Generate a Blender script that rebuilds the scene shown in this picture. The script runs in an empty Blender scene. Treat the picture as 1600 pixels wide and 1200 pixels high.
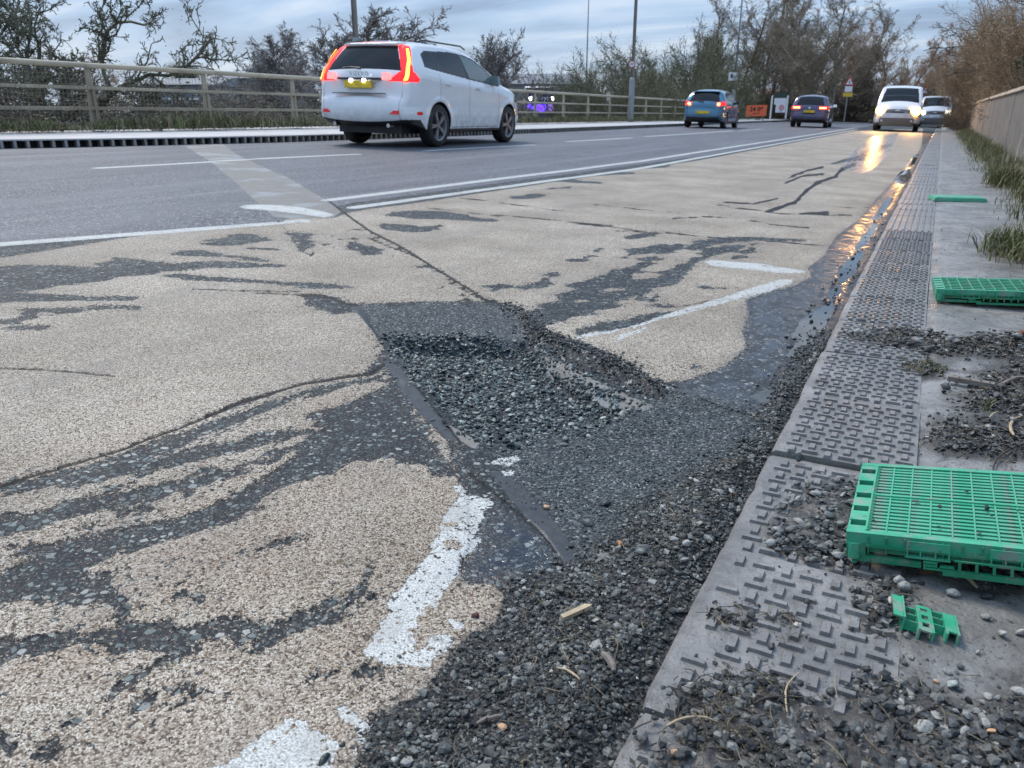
import bpy, bmesh, math, random
import numpy as np
from mathutils import Vector, Matrix
from math import sin, cos, radians, pi, sqrt, atan, atan2, tan

random.seed(7); rng = np.random.default_rng(7)
SC = bpy.context.scene
COL = SC.collection

# ---------------------------------------------------------------- camera
EYE = 0.68; PITCH = radians(19.25); YAW = radians(27.9); FPX = 1200.0
cam_d = bpy.data.cameras.new('camera'); cam = bpy.data.objects.new('camera', cam_d); COL.objects.link(cam)
cam_d.sensor_width = 36; cam_d.lens = 27; cam_d.clip_start = 0.02; cam_d.clip_end = 4000
cam.location = (0, 0, EYE); cam.rotation_euler = (pi/2 - PITCH, 0, YAW)
cam_d.dof.use_dof = True; cam_d.dof.focus_distance = 1.7; cam_d.dof.aperture_fstop = 11.0
SC.camera = cam
# ---------------------------------------------------------------- sky
W = bpy.data.worlds.new('World'); SC.world = W; W.use_nodes = True
SUN_EL, SUN_AZ = radians(52), radians(-62)
def build_world():
    nt = W.node_tree; nt.nodes.clear()
    N = nt.nodes.new; L = nt.links.new
    out = N('ShaderNodeOutputWorld'); bg = N('ShaderNodeBackground'); L(bg.outputs[0], out.inputs[0])
    sky = N('ShaderNodeTexSky'); sky.sky_type = 'NISHITA'; sky.sun_disc = False
    sky.sun_elevation = SUN_EL; sky.sun_rotation = SUN_AZ; sky.dust_density = 2.0; sky.air_density = 1.2
    tc = N('ShaderNodeTexCoord'); sp = N('ShaderNodeSeparateXYZ'); L(tc.outputs['Generated'], sp.inputs[0])
    ad = N('ShaderNodeMath'); ad.operation = 'ADD'; L(sp.outputs[2], ad.inputs[0]); ad.inputs[1].default_value = 0.12
    mx = N('ShaderNodeMath'); mx.operation = 'MAXIMUM'; L(ad.outputs[0], mx.inputs[0]); mx.inputs[1].default_value = 0.05
    cmb = N('ShaderNodeCombineXYZ')
    for i in (0, 1):
        dv = N('ShaderNodeMath'); dv.operation = 'DIVIDE'; L(sp.outputs[i], dv.inputs[0]); L(mx.outputs[0], dv.inputs[1]); L(dv.outputs[0], cmb.inputs[i])
    mp = N('ShaderNodeMapping'); L(cmb.outputs[0], mp.inputs[0]); mp.inputs['Rotation'].default_value = (0, 0, radians(-30)); mp.inputs['Scale'].default_value = (0.55, 1.5, 1)
    n1 = N('ShaderNodeTexNoise'); n1.inputs['Scale'].default_value = 0.9; n1.inputs['Detail'].default_value = 7; n1.inputs['Roughness'].default_value = .55; n1.inputs['Distortion'].default_value = .5
    L(mp.outputs[0], n1.inputs['Vector'])
    cr = N('ShaderNodeValToRGB'); L(n1.outputs['Fac'], cr.inputs[0])
    e = cr.color_ramp.elements; e[0].position = .38; e[0].color = (1.18, 1.75, 2.75, 1); e[1].position = .63; e[1].color = (3.3, 3.85, 4.7, 1)
    m = cr.color_ramp.elements.new(.5); m.color = (1.92, 2.75, 4.05, 1)
    # overcast skies brighten smoothly from horizon to zenith (CIE overcast)
    el = N('ShaderNodeMapRange'); L(sp.outputs[2], el.inputs[0]); el.inputs[1].default_value = 0; el.inputs[2].default_value = 1; el.inputs[3].default_value = .92; el.inputs[4].default_value = 2.3
    sc = N('ShaderNodeVectorMath'); sc.operation = 'SCALE'; L(cr.outputs[0], sc.inputs[0]); L(el.outputs[0], sc.inputs['Scale'])
    # pale veil low on the horizon
    hz = N('ShaderNodeMapRange'); L(sp.outputs[2], hz.inputs[0]); hz.inputs[1].default_value = 0; hz.inputs[2].default_value = .13; hz.inputs[3].default_value = .55; hz.inputs[4].default_value = 0
    mh = N('ShaderNodeMix'); mh.data_type = 'RGBA'; L(hz.outputs[0], mh.inputs[0]); L(sc.outputs[0], mh.inputs[6]); mh.inputs[7].default_value = (3.5, 4.2, 5.0, 1)
    mi = N('ShaderNodeMix'); mi.data_type = 'RGBA'; mi.inputs[0].default_value = .9; L(sky.outputs[0], mi.inputs[6]); L(mh.outputs[2], mi.inputs[7])
    L(mi.outputs[2], bg.inputs[0]); bg.inputs[1].default_value = 0.085
build_world()
sun_d = bpy.data.lights.new('sun', 'SUN'); sun_d.energy = 1.5; sun_d.angle = radians(18); sun_d.color = (1, .90, .78)
sun = bpy.data.objects.new('sun', sun_d); COL.objects.link(sun)
sdir = Vector((sin(SUN_AZ)*cos(SUN_EL), cos(SUN_AZ)*cos(SUN_EL), sin(SUN_EL)))
sun.rotation_euler = (-sdir).to_track_quat('-Z', 'Y').to_euler(); sun.location = (0, 0, 20)
SC.view_settings.view_transform = 'Standard'; SC.view_settings.look = 'None'; SC.view_settings.gamma = 1; SC.view_settings.use_curve_mapping = False
SC.view_settings.exposure = 1.15

# ---------------------------------------------------------------- measuring helpers (surveyed positions from the photograph)
RV = np.array([cos(YAW), sin(YAW), 0]); FHV = np.array([-sin(YAW), cos(YAW), 0]); UPV = np.array([0, 0, 1.])
FV = FHV*cos(PITCH) - UPV*sin(PITCH); DV = -FHV*sin(PITCH) - UPV*cos(PITCH); E0 = np.array([0, 0, EYE])
RS, R0, KX = 0.0272, -0.03, -0.218          # road cross fall, level at the kerb, kerb line
def ray(x, y): return (x-800)/FPX*RV + (y-600)/FPX*DV + FV
def road_pt(x, y):
    d = ray(x, y); t = (R0 + RS*KX - EYE)/(d[2] + RS*d[0]); return d*t + E0
def flat_pt(x, y, z=0.): d = ray(x, y); return d*((z-EYE)/d[2]) + E0
def at_x(x, y, X): d = ray(x, y); return d*(X/d[0]) + E0
def at_d(x, y, D): return ray(x, y)*D + E0
def rp(pts): return np.array([road_pt(*q)[:2] for q in pts])
def fp(pts): return np.array([flat_pt(*q)[:2] for q in pts])

# ---------------------------------------------------------------- object helpers
def tag(o, label=None, cat=None, group=None, kind=None):
    if label: o['label'] = label
    if cat: o['category'] = cat
    if group: o['group'] = group
    if kind: o['kind'] = kind
    return o
def empty(name, loc=(0, 0, 0), rz=0.):
    o = bpy.data.objects.new(name, None); COL.objects.link(o); o.location = loc; o.rotation_euler = (0, 0, rz); o.empty_display_size = .1
    return o
def link(name, me, parent=None, loc=None, rot=None):
    o = bpy.data.objects.new(name, me); COL.objects.link(o)
    if parent: o.parent = parent
    if loc is not None: o.location = loc
    if rot is not None: o.rotation_euler = rot
    return o
def copy_tree(o, parent=None):
    c = o.copy(); COL.objects.link(c); c.parent = parent
    for ch in list(o.children): copy_tree(ch, c)
    return c
def np_mesh(name, v, f, mat=None, smooth=False, attrs=None):
    """v (N,3); f (M,k) int array or a list of them"""
    me = bpy.data.meshes.new(name); v = np.asarray(v, np.float32)
    fl = [np.asarray(q) for q in (f if isinstance(f, list) else [f])]; fl = [q for q in fl if len(q)]
    me.vertices.add(len(v)); me.vertices.foreach_set('co', v.ravel())
    nl = sum(q.size for q in fl); nf = sum(len(q) for q in fl)
    me.loops.add(nl); me.loops.foreach_set('vertex_index', np.concatenate([q.ravel() for q in fl]).astype(np.int32))
    tot = np.concatenate([np.full(len(q), q.shape[1]) for q in fl]).astype(np.int32)
    me.polygons.add(nf); me.polygons.foreach_set('loop_start', np.concatenate([[0], np.cumsum(tot)[:-1]]).astype(np.int32))
    me.update(calc_edges=True)
    me.polygons.foreach_set('use_smooth', np.full(nf, bool(smooth)))
    if mat: me.materials.append(mat)
    for k, a in (attrs or {}).items():
        at = me.attributes.new(k, 'FLOAT', 'POINT'); at.data.foreach_set('value', np.asarray(a, np.float32))
    me.validate(); return me
class MB:
    """collects simple solids into one mesh"""
    def __init__(s): s.v = []; s.f = []
    def add(s, v, f):
        o = len(s.v); s.v += [tuple(q) for q in v]; s.f += [tuple(i+o for i in q) for q in f]; return s
    def box(s, x0, x1, y0, y1, z0, z1, m=None, tap=0.):
        v = [(x0, y0, z0), (x1, y0, z0), (x1, y1, z0), (x0, y1, z0), (x0+tap, y0+tap, z1), (x1-tap, y0+tap, z1), (x1-tap, y1-tap, z1), (x0+tap, y1-tap, z1)]
        if m is not None: v = [m @ Vector(q) for q in v]
        return s.add(v, [(0, 3, 2, 1), (4, 5, 6, 7), (0, 1, 5, 4), (1, 2, 6, 5), (2, 3, 7, 6), (3, 0, 4, 7)])
    def tube(s, pts, rad, n=8, cap=True):
        pts = [Vector(p) for p in pts]; rad = rad if hasattr(rad, '__len__') else [rad]*len(pts); rings = []
        for i, p in enumerate(pts):
            d = (pts[min(i+1, len(pts)-1)] - pts[max(i-1, 0)]).normalized(); a = d.cross(Vector((0, 0, 1)))
            a = a.normalized() if a.length > 1e-3 else Vector((1, 0, 0)); b = d.cross(a)
            rings.append([p + rad[i]*(cos(2*pi*k/n)*a + sin(2*pi*k/n)*b) for k in range(n)])
        v = [q for r in rings for q in r]; f = []
        for i in range(len(pts)-1):
            for k in range(n): f.append((i*n+k, (i+1)*n+k, (i+1)*n+(k+1) % n, i*n+(k+1) % n))
        if cap: f += [tuple(range(n)), tuple(reversed(range((len(pts)-1)*n, len(pts)*n)))]
        return s.add(v, f)
    def disc(s, c, r, ax, th, n=20):
        c = Vector(c); ax = Vector(ax).normalized(); return s.tube([c - ax*th/2, c + ax*th/2], r, n)
    def lathe(s, prof, n=28, ax='x'):
        v = []; m = len(prof)
        for k in range(n):
            t = 2*pi*k/n
            for (r, h) in prof: v.append((h, r*cos(t), r*sin(t)) if ax == 'x' else (r*cos(t), r*sin(t), h))
        f = [(k*m+i, k*m+i+1, ((k+1) % n)*m+i+1, ((k+1) % n)*m+i) for k in range(n) for i in range(m-1)]
        return s.add(v, f)
    def mesh(s, name, mat, smooth=False):
        me = bpy.data.meshes.new(name); me.from_pydata(s.v, [], s.f); me.update()
        if mat: me.materials.append(mat)
        bm = bmesh.new(); bm.from_mesh(me); bmesh.ops.recalc_face_normals(bm, faces=bm.faces); bm.to_mesh(me); bm.free()
        if smooth: me.polygons.foreach_set('use_smooth', [True]*len(me.polygons)); 
        if smooth == 2: me.set_sharp_from_angle(angle=radians(35))
        return me
    def build(s, name, mat, parent=None, smooth=False, loc=None, rot=None): return link(name, s.mesh(name, mat, smooth), parent, loc, rot)

# ---------------------------------------------------------------- noise + polygon distance (numpy)
def hash2(i, j, s):
    h = (i.astype(np.int64)*374761393 + j.astype(np.int64)*668265263 + s*974634777) & 0x7fffffff
    h = ((h ^ (h >> 13))*1274126177) & 0x7fffffff
    return ((h ^ (h >> 16)) & 0xffff)/65535.
def vnoise(x, y, s=0):
    xi = np.floor(x); yi = np.floor(y); fx = x-xi; fy = y-yi; fx = fx*fx*(3-2*fx); fy = fy*fy*(3-2*fy)
    a = hash2(xi, yi, s); b = hash2(xi+1, yi, s); c = hash2(xi, yi+1, s); d = hash2(xi+1, yi+1, s)
    return (a*(1-fx)+b*fx)*(1-fy) + (c*(1-fx)+d*fx)*fy
def fbm(x, y, s=0, o=4):
    r = 0; a = .5
    for k in range(o): r = r + a*(vnoise(x, y, s+k*17)-.5)*2; x = x*2.03+3.1; y = y*2.03+1.7; a *= .5
    return r
def sdf(X, Y, poly, m=.08):
    out = np.full(X.shape, -m)
    x0, y0 = poly.min(0)-m; x1, y1 = poly.max(0)+m
    k = (X > x0) & (X < x1) & (Y > y0) & (Y < y1)
    if not k.any(): return out
    x = X[k]; y = Y[k]; d = np.full(x.shape, 1e9); ins = np.zeros(x.shape, bool); n = len(poly)
    for i in range(n):
        ax, ay = poly[i]; bx, by = poly[(i+1) % n]; ex, ey = bx-ax, by-ay
        t = np.clip(((x-ax)*ex+(y-ay)*ey)/(ex*ex+ey*ey+1e-12), 0, 1)
        d = np.minimum(d, (x-ax-t*ex)**2 + (y-ay-t*ey)**2)
        if ay != by: ins ^= ((ay > y) != (by > y)) & (x < ex*(y-ay)/(by-ay)+ax)
    d = np.sqrt(d); out[k] = np.where(ins, d, -d); return np.maximum(out, -m)
def sdf_line(X, Y, pts, hw, m=.06):
    """hw - distance to a polyline; pts (N,2), hw (N,)"""
    out = np.full(X.shape, -m)
    x0, y0 = pts.min(0)-m-max(hw); x1, y1 = pts.max(0)+m+max(hw)
    k = (X > x0) & (X < x1) & (Y > y0) & (Y < y1)
    if not k.any(): return out
    x = X[k]; y = Y[k]; b = np.full(x.shape, -m)
    for i in range(len(pts)-1):
        ax, ay = pts[i]; ex, ey = pts[i+1]-pts[i]
        t = np.clip(((x-ax)*ex+(y-ay)*ey)/(ex*ex+ey*ey+1e-12), 0, 1)
        b = np.maximum(b, hw[i]*(1-t)+hw[i+1]*t - np.sqrt((x-ax-t*ex)**2+(y-ay-t*ey)**2))
    out[k] = b; return out
def sstep(a, b, x): t = np.clip((x-a)/(b-a), 0, 1); return t*t*(3-2*t)
def ribbon(pts):
    """px polyline with half thickness (vertical px) -> road polygon"""
    up = [(x, y-h) for x, y, h in pts]; dn = [(x, y+h) for x, y, h in pts][::-1]
    return rp(up+dn)

# ---------------------------------------------------------------- materials
class NT:
    def __init__(s, name):
        s.m = bpy.data.materials.new(name); s.m.use_nodes = True; s.t = s.m.node_tree; s.b = s.t.nodes['Principled BSDF']
    def n(s, ty, **k):
        nd = s.t.nodes.new('ShaderNode'+ty)
        for a, b in k.items(): setattr(nd, a, b)
        return nd
    def l(s, a, b): s.t.links.new(a, b)
    def put(s, sock, v):
        if isinstance(v, bpy.types.NodeSocket): s.l(v, sock)
        elif isinstance(v, (tuple, list)) and len(v) == 3 and sock.type == 'RGBA': sock.default_value = (*v, 1)
        else: sock.default_value = v
    def pos(s, sc=(1, 1, 1)):
        g = s.n('NewGeometry')
        if sc == (1, 1, 1): return g.outputs['Position']
        m = s.n('VectorMath', operation='MULTIPLY'); s.l(g.outputs['Position'], m.inputs[0]); m.inputs[1].default_value = sc; return m.outputs[0]
    def obj(s): return s.n('TexCoord').outputs['Object']
    def noise(s, v, scale, det=3, rough=.55, dist=0):
        q = s.n('TexNoise'); s.l(v, q.inputs['Vector']); q.inputs['Scale'].default_value = scale; q.inputs['Detail'].default_value = det
        q.inputs['Roughness'].default_value = rough; q.inputs['Distortion'].default_value = dist; return q.outputs['Fac']
    def vor(s, v, scale, feat='F1', rnd=1):
        q = s.n('TexVoronoi', feature=feat); s.l(v, q.inputs['Vector']); q.inputs['Scale'].default_value = scale; q.inputs['Randomness'].default_value = rnd; return q
    def ma(s, op, a, b=0., c=0.):
        q = s.n('Math', operation=op)
        for i, x in enumerate((a, b, c)): s.put(q.inputs[i], x)
        return q.outputs[0]
    def mr(s, x, a, b, c=0., d=1.):
        q = s.n('MapRange'); s.l(x, q.inputs[0])
        for i, w in enumerate((a, b, c, d)): q.inputs[i+1].default_value = w
        return q.outputs[0]
    def mix(s, f, a, b):
        q = s.n('Mix', data_type='RGBA'); s.put(q.inputs[0], f); s.put(q.inputs[6], a); s.put(q.inputs[7], b); return q.outputs[2]
    def mixf(s, f, a, b):
        q = s.n('Mix', data_type='FLOAT'); s.put(q.inputs[0], f); s.put(q.inputs[2], a); s.put(q.inputs[3], b); return q.outputs[0]
    def ramp(s, x, st):
        q = s.n('ValToRGB'); s.l(x, q.inputs[0]); e = q.color_ramp.elements
        while len(e) < len(st): e.new(.5)
        for i, (p, c) in enumerate(st): e[i].position = p; e[i].color = (*c, 1) if len(c) == 3 else c
        return q.outputs[0]
    def attr(s, name): q = s.n('Attribute'); q.attribute_name = name; return q.outputs['Fac']
    def sep(s, c, i): q = s.n('SeparateColor'); s.l(c, q.inputs[0]); return q.outputs[i]
    def bump(s, h, dist=.002, st=1.):
        q = s.n('Bump'); s.put(q.inputs['Height'], h); q.inputs['Distance'].default_value = dist; s.put(q.inputs['Strength'], st); s.l(q.outputs[0], s.b.inputs['Normal']); return q
    def fin(s, col=None, rough=None, metal=None, spec=None):
        for k, v in (('Base Color', col), ('Roughness', rough), ('Metallic', metal), ('Specular IOR Level', spec)):
            if v is not None: s.put(s.b.inputs[k], v)
        return s.m
def simple(name, col, rough=.5, metal=0., var=.15, scale=20., bump=0., coat=0., dirt=None, obj=True):
    t = NT(name); v = t.obj() if obj else t.pos()
    n = t.noise(v, scale, 4)
    c = t.mix(t.mr(n, .3, .7), tuple(x*(1-var) for x in col), tuple(min(1, x*(1+var)) for x in col))
    if dirt:
        n2 = t.noise(v, scale*.23, 6, .65); c = t.mix(t.mr(n2, .5, .68, 0, dirt[3] if len(dirt) > 3 else .8), c, dirt[:3])
    t.fin(c, t.mr(n, .3, .7, max(0, rough-.06), min(1, rough+.06)), metal)
    if bump: t.bump(n, bump)
    if coat: t.b.inputs['Coat Weight'].default_value = coat; t.b.inputs['Coat Roughness'].default_value = .05
    return t.m
def emit(name, col, st, base=(.3, .3, .3)):
    t = NT(name); n = t.noise(t.obj(), 25, 2); t.put(t.b.inputs['Base Color'], base); t.put(t.b.inputs['Emission Color'], col)
    t.put(t.b.inputs['Emission Strength'], t.mr(n, .3, .7, st*.75, st*1.15)); t.b.inputs['Roughness'].default_value = .2; return t.m
# ================================================================= ROAD SURFACE DATA
GUT = [(1440,228),(1425,250),(1405,275),(1370,310),(1340,345),(1310,366),(1296,385),(1290,398),(1262,420),(1268,433),(1240,447),(1200,457),(1165,470),(1170,490),(1160,520),(1166,545),(1130,575),(1080,592),(1045,597),(1020,590),(985,566),(920,537),(860,517),(835,500),(815,480),(790,473)]
A_POLY = rp([(-700,470),(-300,432),(0,403),(150,379),(250,362),(330,355),(430,350),(455,340),(520,341),(540,333),(575,327),(640,319),(1100,249),(1340,204),(1442,202)] + GUT + [(740,471),(640,472),(555,476),(575,505),(600,545),(592,560),(570,583),(545,590),(470,602),(380,627),(300,662),(180,707),(0,757),(-400,860),(-900,950)])
B_POLY = rp([(-900,945),(-400,858),(0,755),(180,706),(300,661),(470,601),(560,587),(620,585),(650,640),(700,690),(715,745),(728,775),(735,850),(715,890),(730,912),(770,912),(791,930),(788,960),(765,985),(735,990),(700,1030),(690,1045),(665,1085),(600,1110),(577,1130),(575,1160),(560,1200),(540,1290),(-900,1290)])
BUFF_EXTRA = [[(605,575),(640,590),(645,600),(620,605),(560,600)]]
DARK = [ # polygons where the buff surfacing has worn off
 [(600,545),(655,640),(715,745),(690,745),(640,722),(600,717),(540,732),(499,747),(427,768),(412,792),(360,819),(319,830),(262,843),(210,856),(161,871),(127,890),(132,900),(167,912),(201,937),(217,968),(271,976),(349,972),(446,965),(504,941),(550,905),(575,885),(630,877),(600,893),(597,934),(556,956),(545,980),(523,988),(450,1008),(387,1025),(360,1023),(380,1006),(310,1000),(320,1020),(256,1027),(186,1025),(174,1003),(147,1012),(12,1030),(-400,1120),(-400,1080),(0,1000),(58,996),(143,984),(174,968),(165,950),(116,934),(31,937),(-200,980),(-300,960),(0,900),(60,870),(0,852),(131,843),(240,820),(311,798),(352,777),(412,747),(435,725),(461,700),(500,660),(480,648),(560,625),(600,600)],
 [(451,362),(483,364),(492,383),(469,392)], [(472,461),(518,464),(539,474),(562,476),(556,489),(518,492),(483,474)],
 [(500,1058),(530,1046),(600,1044),(617,1055),(600,1069),(565,1058),(545,1052)],
]
RIB = [
 [(-100,775,20),(0,762,10),(60,752,9),(180,722,12),(250,697,10),(330,668,8),(400,645,8),(470,615,9),(560,598,7),(610,590,5)],
 [(510,672,3),(420,684,8),(375,697,7),(319,708,9),(250,722,7),(190,735,13),(120,747,14),(60,755,10),(0,765,12)],
 [(397,740,2),(356,741,3),(337,745,5),(281,762,8),(225,771,11),(161,786,13),(94,800,17),(37,815,14),(0,822,18),(-100,845,20)],
 [(300,905,3),(270,925,7),(310,935,3)], [(480,842,2),(430,850,10),(380,868,8),(340,880,4)],
 [(155,1080,4),(175,1075,16),(200,1062,14),(212,1050,3)], [(215,1100,2),(232,1092,10),(250,1080,2)], [(270,1080,4),(300,1078,14),(320,1085,3)], [(270,1108,2),(285,1095,8),(292,1085,2)],
 [(90,1135,3),(115,1130,10),(135,1128,3)], [(70,1172,4),(90,1165,9),(110,1162,3)], [(-20,1165,20),(8,1160,16),(25,1155,6)], [(325,1093,2),(350,1088,4),(380,1086,2)],
 [(-200,470,30),(0,440,20),(60,436,18),(100,430,14),(150,428,11),(190,425,7),(240,425,3)], [(140,425,4),(180,412,8),(225,418,10),(265,419,5),(330,414,4),(435,416,1)],
 [(-50,466,6),(0,463,6),(80,466,3),(210,466,1.5)], [(90,480,1),(150,480,1.5),(215,481,1)], [(320,380,3),(345,377,7),(380,374,8),(425,373,2)], [(280,394,2),(310,394,4),(350,400,1.5),(412,406,1)], [(390,387,1),(430,389,1)],
 [(265,432,2),(290,434,3),(330,437,3),(400,440,1.2),(480,446,2),(540,452,1)], [(0,504,2),(30,500,4),(55,488,3)], [(0,516,1),(60,515,1)], [(85,489,2),(103,489,1)],
 [(818,497,10),(850,485,10),(880,472,12),(920,452,15),(960,434,12),(1000,420,7),(1030,395,4),(1060,385,3)], [(820,500,10),(880,490,12),(930,478,11),(965,464,8),(1000,450,8),(1040,435,10),(1070,420,10),(1090,408,5)],
 [(975,400,3),(1010,392,5),(1040,385,3)], [(1080,385,6),(1110,378,6),(1150,374,3),(1190,374,2),(1260,376,1)], [(1090,405,3),(1110,395,6),(1150,386,4),(1180,382,1)], [(1145,405,1),(1160,398,3),(1175,390,2)],
 [(818,452,1),(840,446,3),(860,432,4),(872,427,1)], [(895,408,1),(915,404,3),(935,392,2)], [(985,372,1),(1005,368,3),(1030,364,2)], [(770,452,2),(785,450,4),(790,448,1)],
 [(605,335,2),(650,336,6),(700,337,6),(740,342,3),(770,345,1)], [(600,352,3),(640,358,6),(672,358,3),(690,352,1)], [(810,309,2),(830,307,4),(850,305,1)], [(652,418,1),(670,417,3),(690,424,3)],
 [(860,282,1),(900,284,2),(940,286,1)], [(900,274,1),(950,272,2),(990,270,1)], [(980,264,1),(1010,262,2),(1050,259,1)], [(850,296,1),(890,293,1.5)], [(1040,250,1),(1080,248,2),(1130,240,1)], [(1120,236,1),(1170,232,2),(1200,228,1)], [(1335,250,2),(1370,232,5),(1395,226,1)], [(1300,256,1),(1335,248,3),(1350,250,1)],
 [(905,518,3),(950,512,7),(985,505,9),(1020,496,5),(1060,488,2)], [(1060,576,1),(1075,577,2),(1090,573,2)], [(1010,470,1),(1030,464,1)], [(990,462,1),(1040,480,1)],
 [(1120,392,1),(1140,380,1)], [(545,380,4),(570,390,8),(590,392,4)], [(1098,450,1),(1150,452,1)],
]
CRACK = [
 ([(511,312),(539,333),(560,348),(581,362),(623,383),(676,417),(718,443),(757,468),(790,476)], 1.5), ([(585,375),(612,386),(650,402),(690,425)], 1.0), ([(700,440),(735,460),(770,476)], .9),
 ([(1199,330),(1243,316),(1257,300),(1276,286),(1307,275),(1315,264),(1337,256)], 2.3), ([(1227,286),(1254,275),(1287,272)], 1.6), ([(1232,278),(1260,267),(1287,261)], 1.5),
 ([(1114,318),(1131,322),(1172,327),(1216,333),(1254,334),(1304,336),(1335,336)], 1.0), ([(1050,341),(1114,338),(1158,341),(1205,349),(1265,355)], 1.0), ([(1040,362),(1090,369),(1150,373),(1230,378),(1296,384)], .9),
 ([(1131,316),(1177,318),(1216,310)], 1.2), ([(670,325),(750,334),(850,342),(937,353),(1010,362)], .9), ([(716,309),(800,319),(881,330)], .8), ([(925,319),(1000,327),(1080,335)], .7), ([(960,360),(1060,366),(1090,368)], .8),
 ([(-100,790),(0,757),(90,733),(180,706),(240,684),(300,661),(380,627),(470,601),(530,591),(575,585),(600,570)], 1.9), ([(470,461),(500,461),(518,465),(539,474),(560,476)], 1.5), ([(400,459),(440,460),(470,461)], .8),
 ([(0,577),(60,579),(120,583),(180,589)], .8), ([(1310,323),(1345,325),(1380,322)], .8), ([(300,452),(380,455),(470,456)], .7), ([(485,400),(490,395)], 1.5), ([(427,337),(450,362),(470,392),(488,400)], .8), ([(1196,454),(1240,452)], .7),
 ([(1000,462),(1060,480),(1110,470)], .6), ([(730,735),(790,782),(850,835),(880,880)], 1.6), ([(648,600),(690,650),(720,690)], 1.2), ([(1090,620),(1140,640),(1200,652)], 1.0), ([(870,345),(960,352)], .6), ([(1250,334),(1295,332)], 1.6),
]
PAINT = [
 [(371,323),(385,320),(402,319.5),(437,320.5),(470,324),(504,330),(525,336),(508,340),(465,334),(420,329),(385,327)], [(440,345),(460,343),(470,346),(450,349)], [(464,341),(486,344),(484,347.5),(466,346.5)],
 [(1100,409),(1112,406.5),(1180,411),(1210,417),(1230,420),(1258,424),(1256,428),(1215,427.5),(1180,423),(1112,416)],
 [(1243,438),(1217,437),(1160,455),(1113,471),(1077,481),(1045,489),(1008,503),(967,514),(900,526),(900,530),(955,521),(992,512),(1010,508),(1033,499),(1060,494),(1100,483),(1133,474),(1193,459),(1233,445)],
 [(957,537),(970,523),(995,516),(1010,512),(1005,518),(975,530)],
 [(715,753),(728,772),(741,770),(763,778),(772,789),(753,800),(761,810),(750,819),(747,842),(731,870),(715,876),(718,892),(703,908),(696,927),(680,946),(655,965),(652,981),(639,993),(652,1022),(668,1016),(677,997),(706,992),(706,1003),(684,1028),(671,1041),(604,1038),(566,1024),(595,978),(627,914),(665,870),(680,848),(693,810),(718,778)],
 [(340,1205),(387,1170),(415,1143),(457,1125),(477,1131),(504,1151),(531,1166),(523,1182),(519,1205),(505,1250),(300,1250)],
 [(519,1108),(531,1106),(573,1131),(577,1151),(558,1182),(545,1195),(546,1170),(554,1158),(550,1139)],
 [(760,721),(779,708),(813,704),(804,715),(785,724),(769,726)], [(779,735),(801,734),(801,740),(788,743)], [(703,971),(718,974),(718,984),(706,984)],
]
LONG = [ # (start px, end px, centre X, half width): markings that run along the road
 ((513,313),(1000,252),-3.90,.065),((1000,252),(1336,200),-3.86,.065),((552,325),(1000,263),-3.60,.06),((1000,263),(1345,201.5),-3.60,.06),
]
def in_px(q): return road_pt(*q)
CONC = [[(290,228),(336,217),(371,242),(400,256),(451,278),(480,295),(511,313),(533,331),(520,341),(455,341),(427,338),(402,316),(381,297),(360,278),(345,266),(332,255),(310,241)],
        [(842,538),(866,546),(900,562),(950,588),(1000,609),(1022,620),(1004,627),(955,607),(896,577),(858,556)], [(700,660),(712,668),(735,679),(750,690),(742,699),(728,694),(715,683)]]
TAR = [[(765,735),(790,735),(830,772),(860,805),(885,838),(916,880),(905,888),(885,880),(862,850),(840,825),(800,782)], [(600,560),(625,575),(660,620),(700,665),(712,690),(690,680),(655,645),(620,600)], [(548,478),(562,476),(575,495),(600,520),(640,570),(632,575),(590,528)]]
FINE = [[(560,477),(800,477),(830,512),(830,522),(600,524),(575,505)], [(755,700),(800,690),(870,668),(950,648),(1000,620),(1050,606),(1110,612),(1200,640),(1215,660),(1185,710),(1130,740),(1080,770),(1000,830),(940,890),(916,890),(885,838),(830,772),(790,735)]]
HEAP = [[(1296,520),(1285,545),(1240,580),(1205,610),(1195,650),(1190,690),(1150,715),(1085,735),(1040,765),(985,800),(930,860),(905,885),(850,905),(790,912),(800,945),(780,985),(730,1000),(705,1035),(670,1090),(600,1130),(580,1165),(565,1260),(900,1330),(930,1240),(950,1200),(1205,705),(1290,530)]]
WETP = [[(1316,262),(1333,235),(1360,214),(1405,207),(1395,235),(1368,262),(1345,272)], [(1452,222),(1440,228),(1405,275),(1340,345),(1296,385),(1262,420),(1268,433),(1240,447),(1165,470),(1170,490),(1160,520),(1166,545),(1130,575),(1080,592),(1045,600),(1100,618),(1200,650),(1240,600),(1300,520),(1345,420),(1400,315),(1435,250)], [(700,900),(735,860),(780,800),(800,800),(860,850),(900,890),(860,910),(760,912)]]
PUD = [[(1225,560),(1242,536),(1262,520),(1275,530),(1250,555)], [(1330,395),(1350,365),(1368,345),(1374,352),(1352,385)], [(1415,262),(1428,243),(1436,240),(1430,256)], [(1234,528),(1250,500),(1272,485),(1300,468),(1306,480),(1290,512),(1262,534)], [(1305,432),(1320,410),(1344,388),(1352,395),(1338,425),(1315,447)], [(1396,283),(1405,270),(1420,262),(1424,275),(1412,290)], [(1360,345),(1378,318),(1392,305),(1396,312),(1378,340)], [(1290,460),(1312,445),(1318,455),(1300,470)], [(1170,620),(1200,605),(1215,612),(1195,640)]]
HOLE = rp([(556,477),(600,475.5),(700,475),(798,477),(812,487),(832,511),(865,528),(920,552),(970,575),(1010,592),(1042,606),(1060,622),(1020,640),(960,665),(900,690),(850,720),(790,732),(752,696),(715,665),(688,640),(640,590),(600,540),(575,505)])
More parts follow.
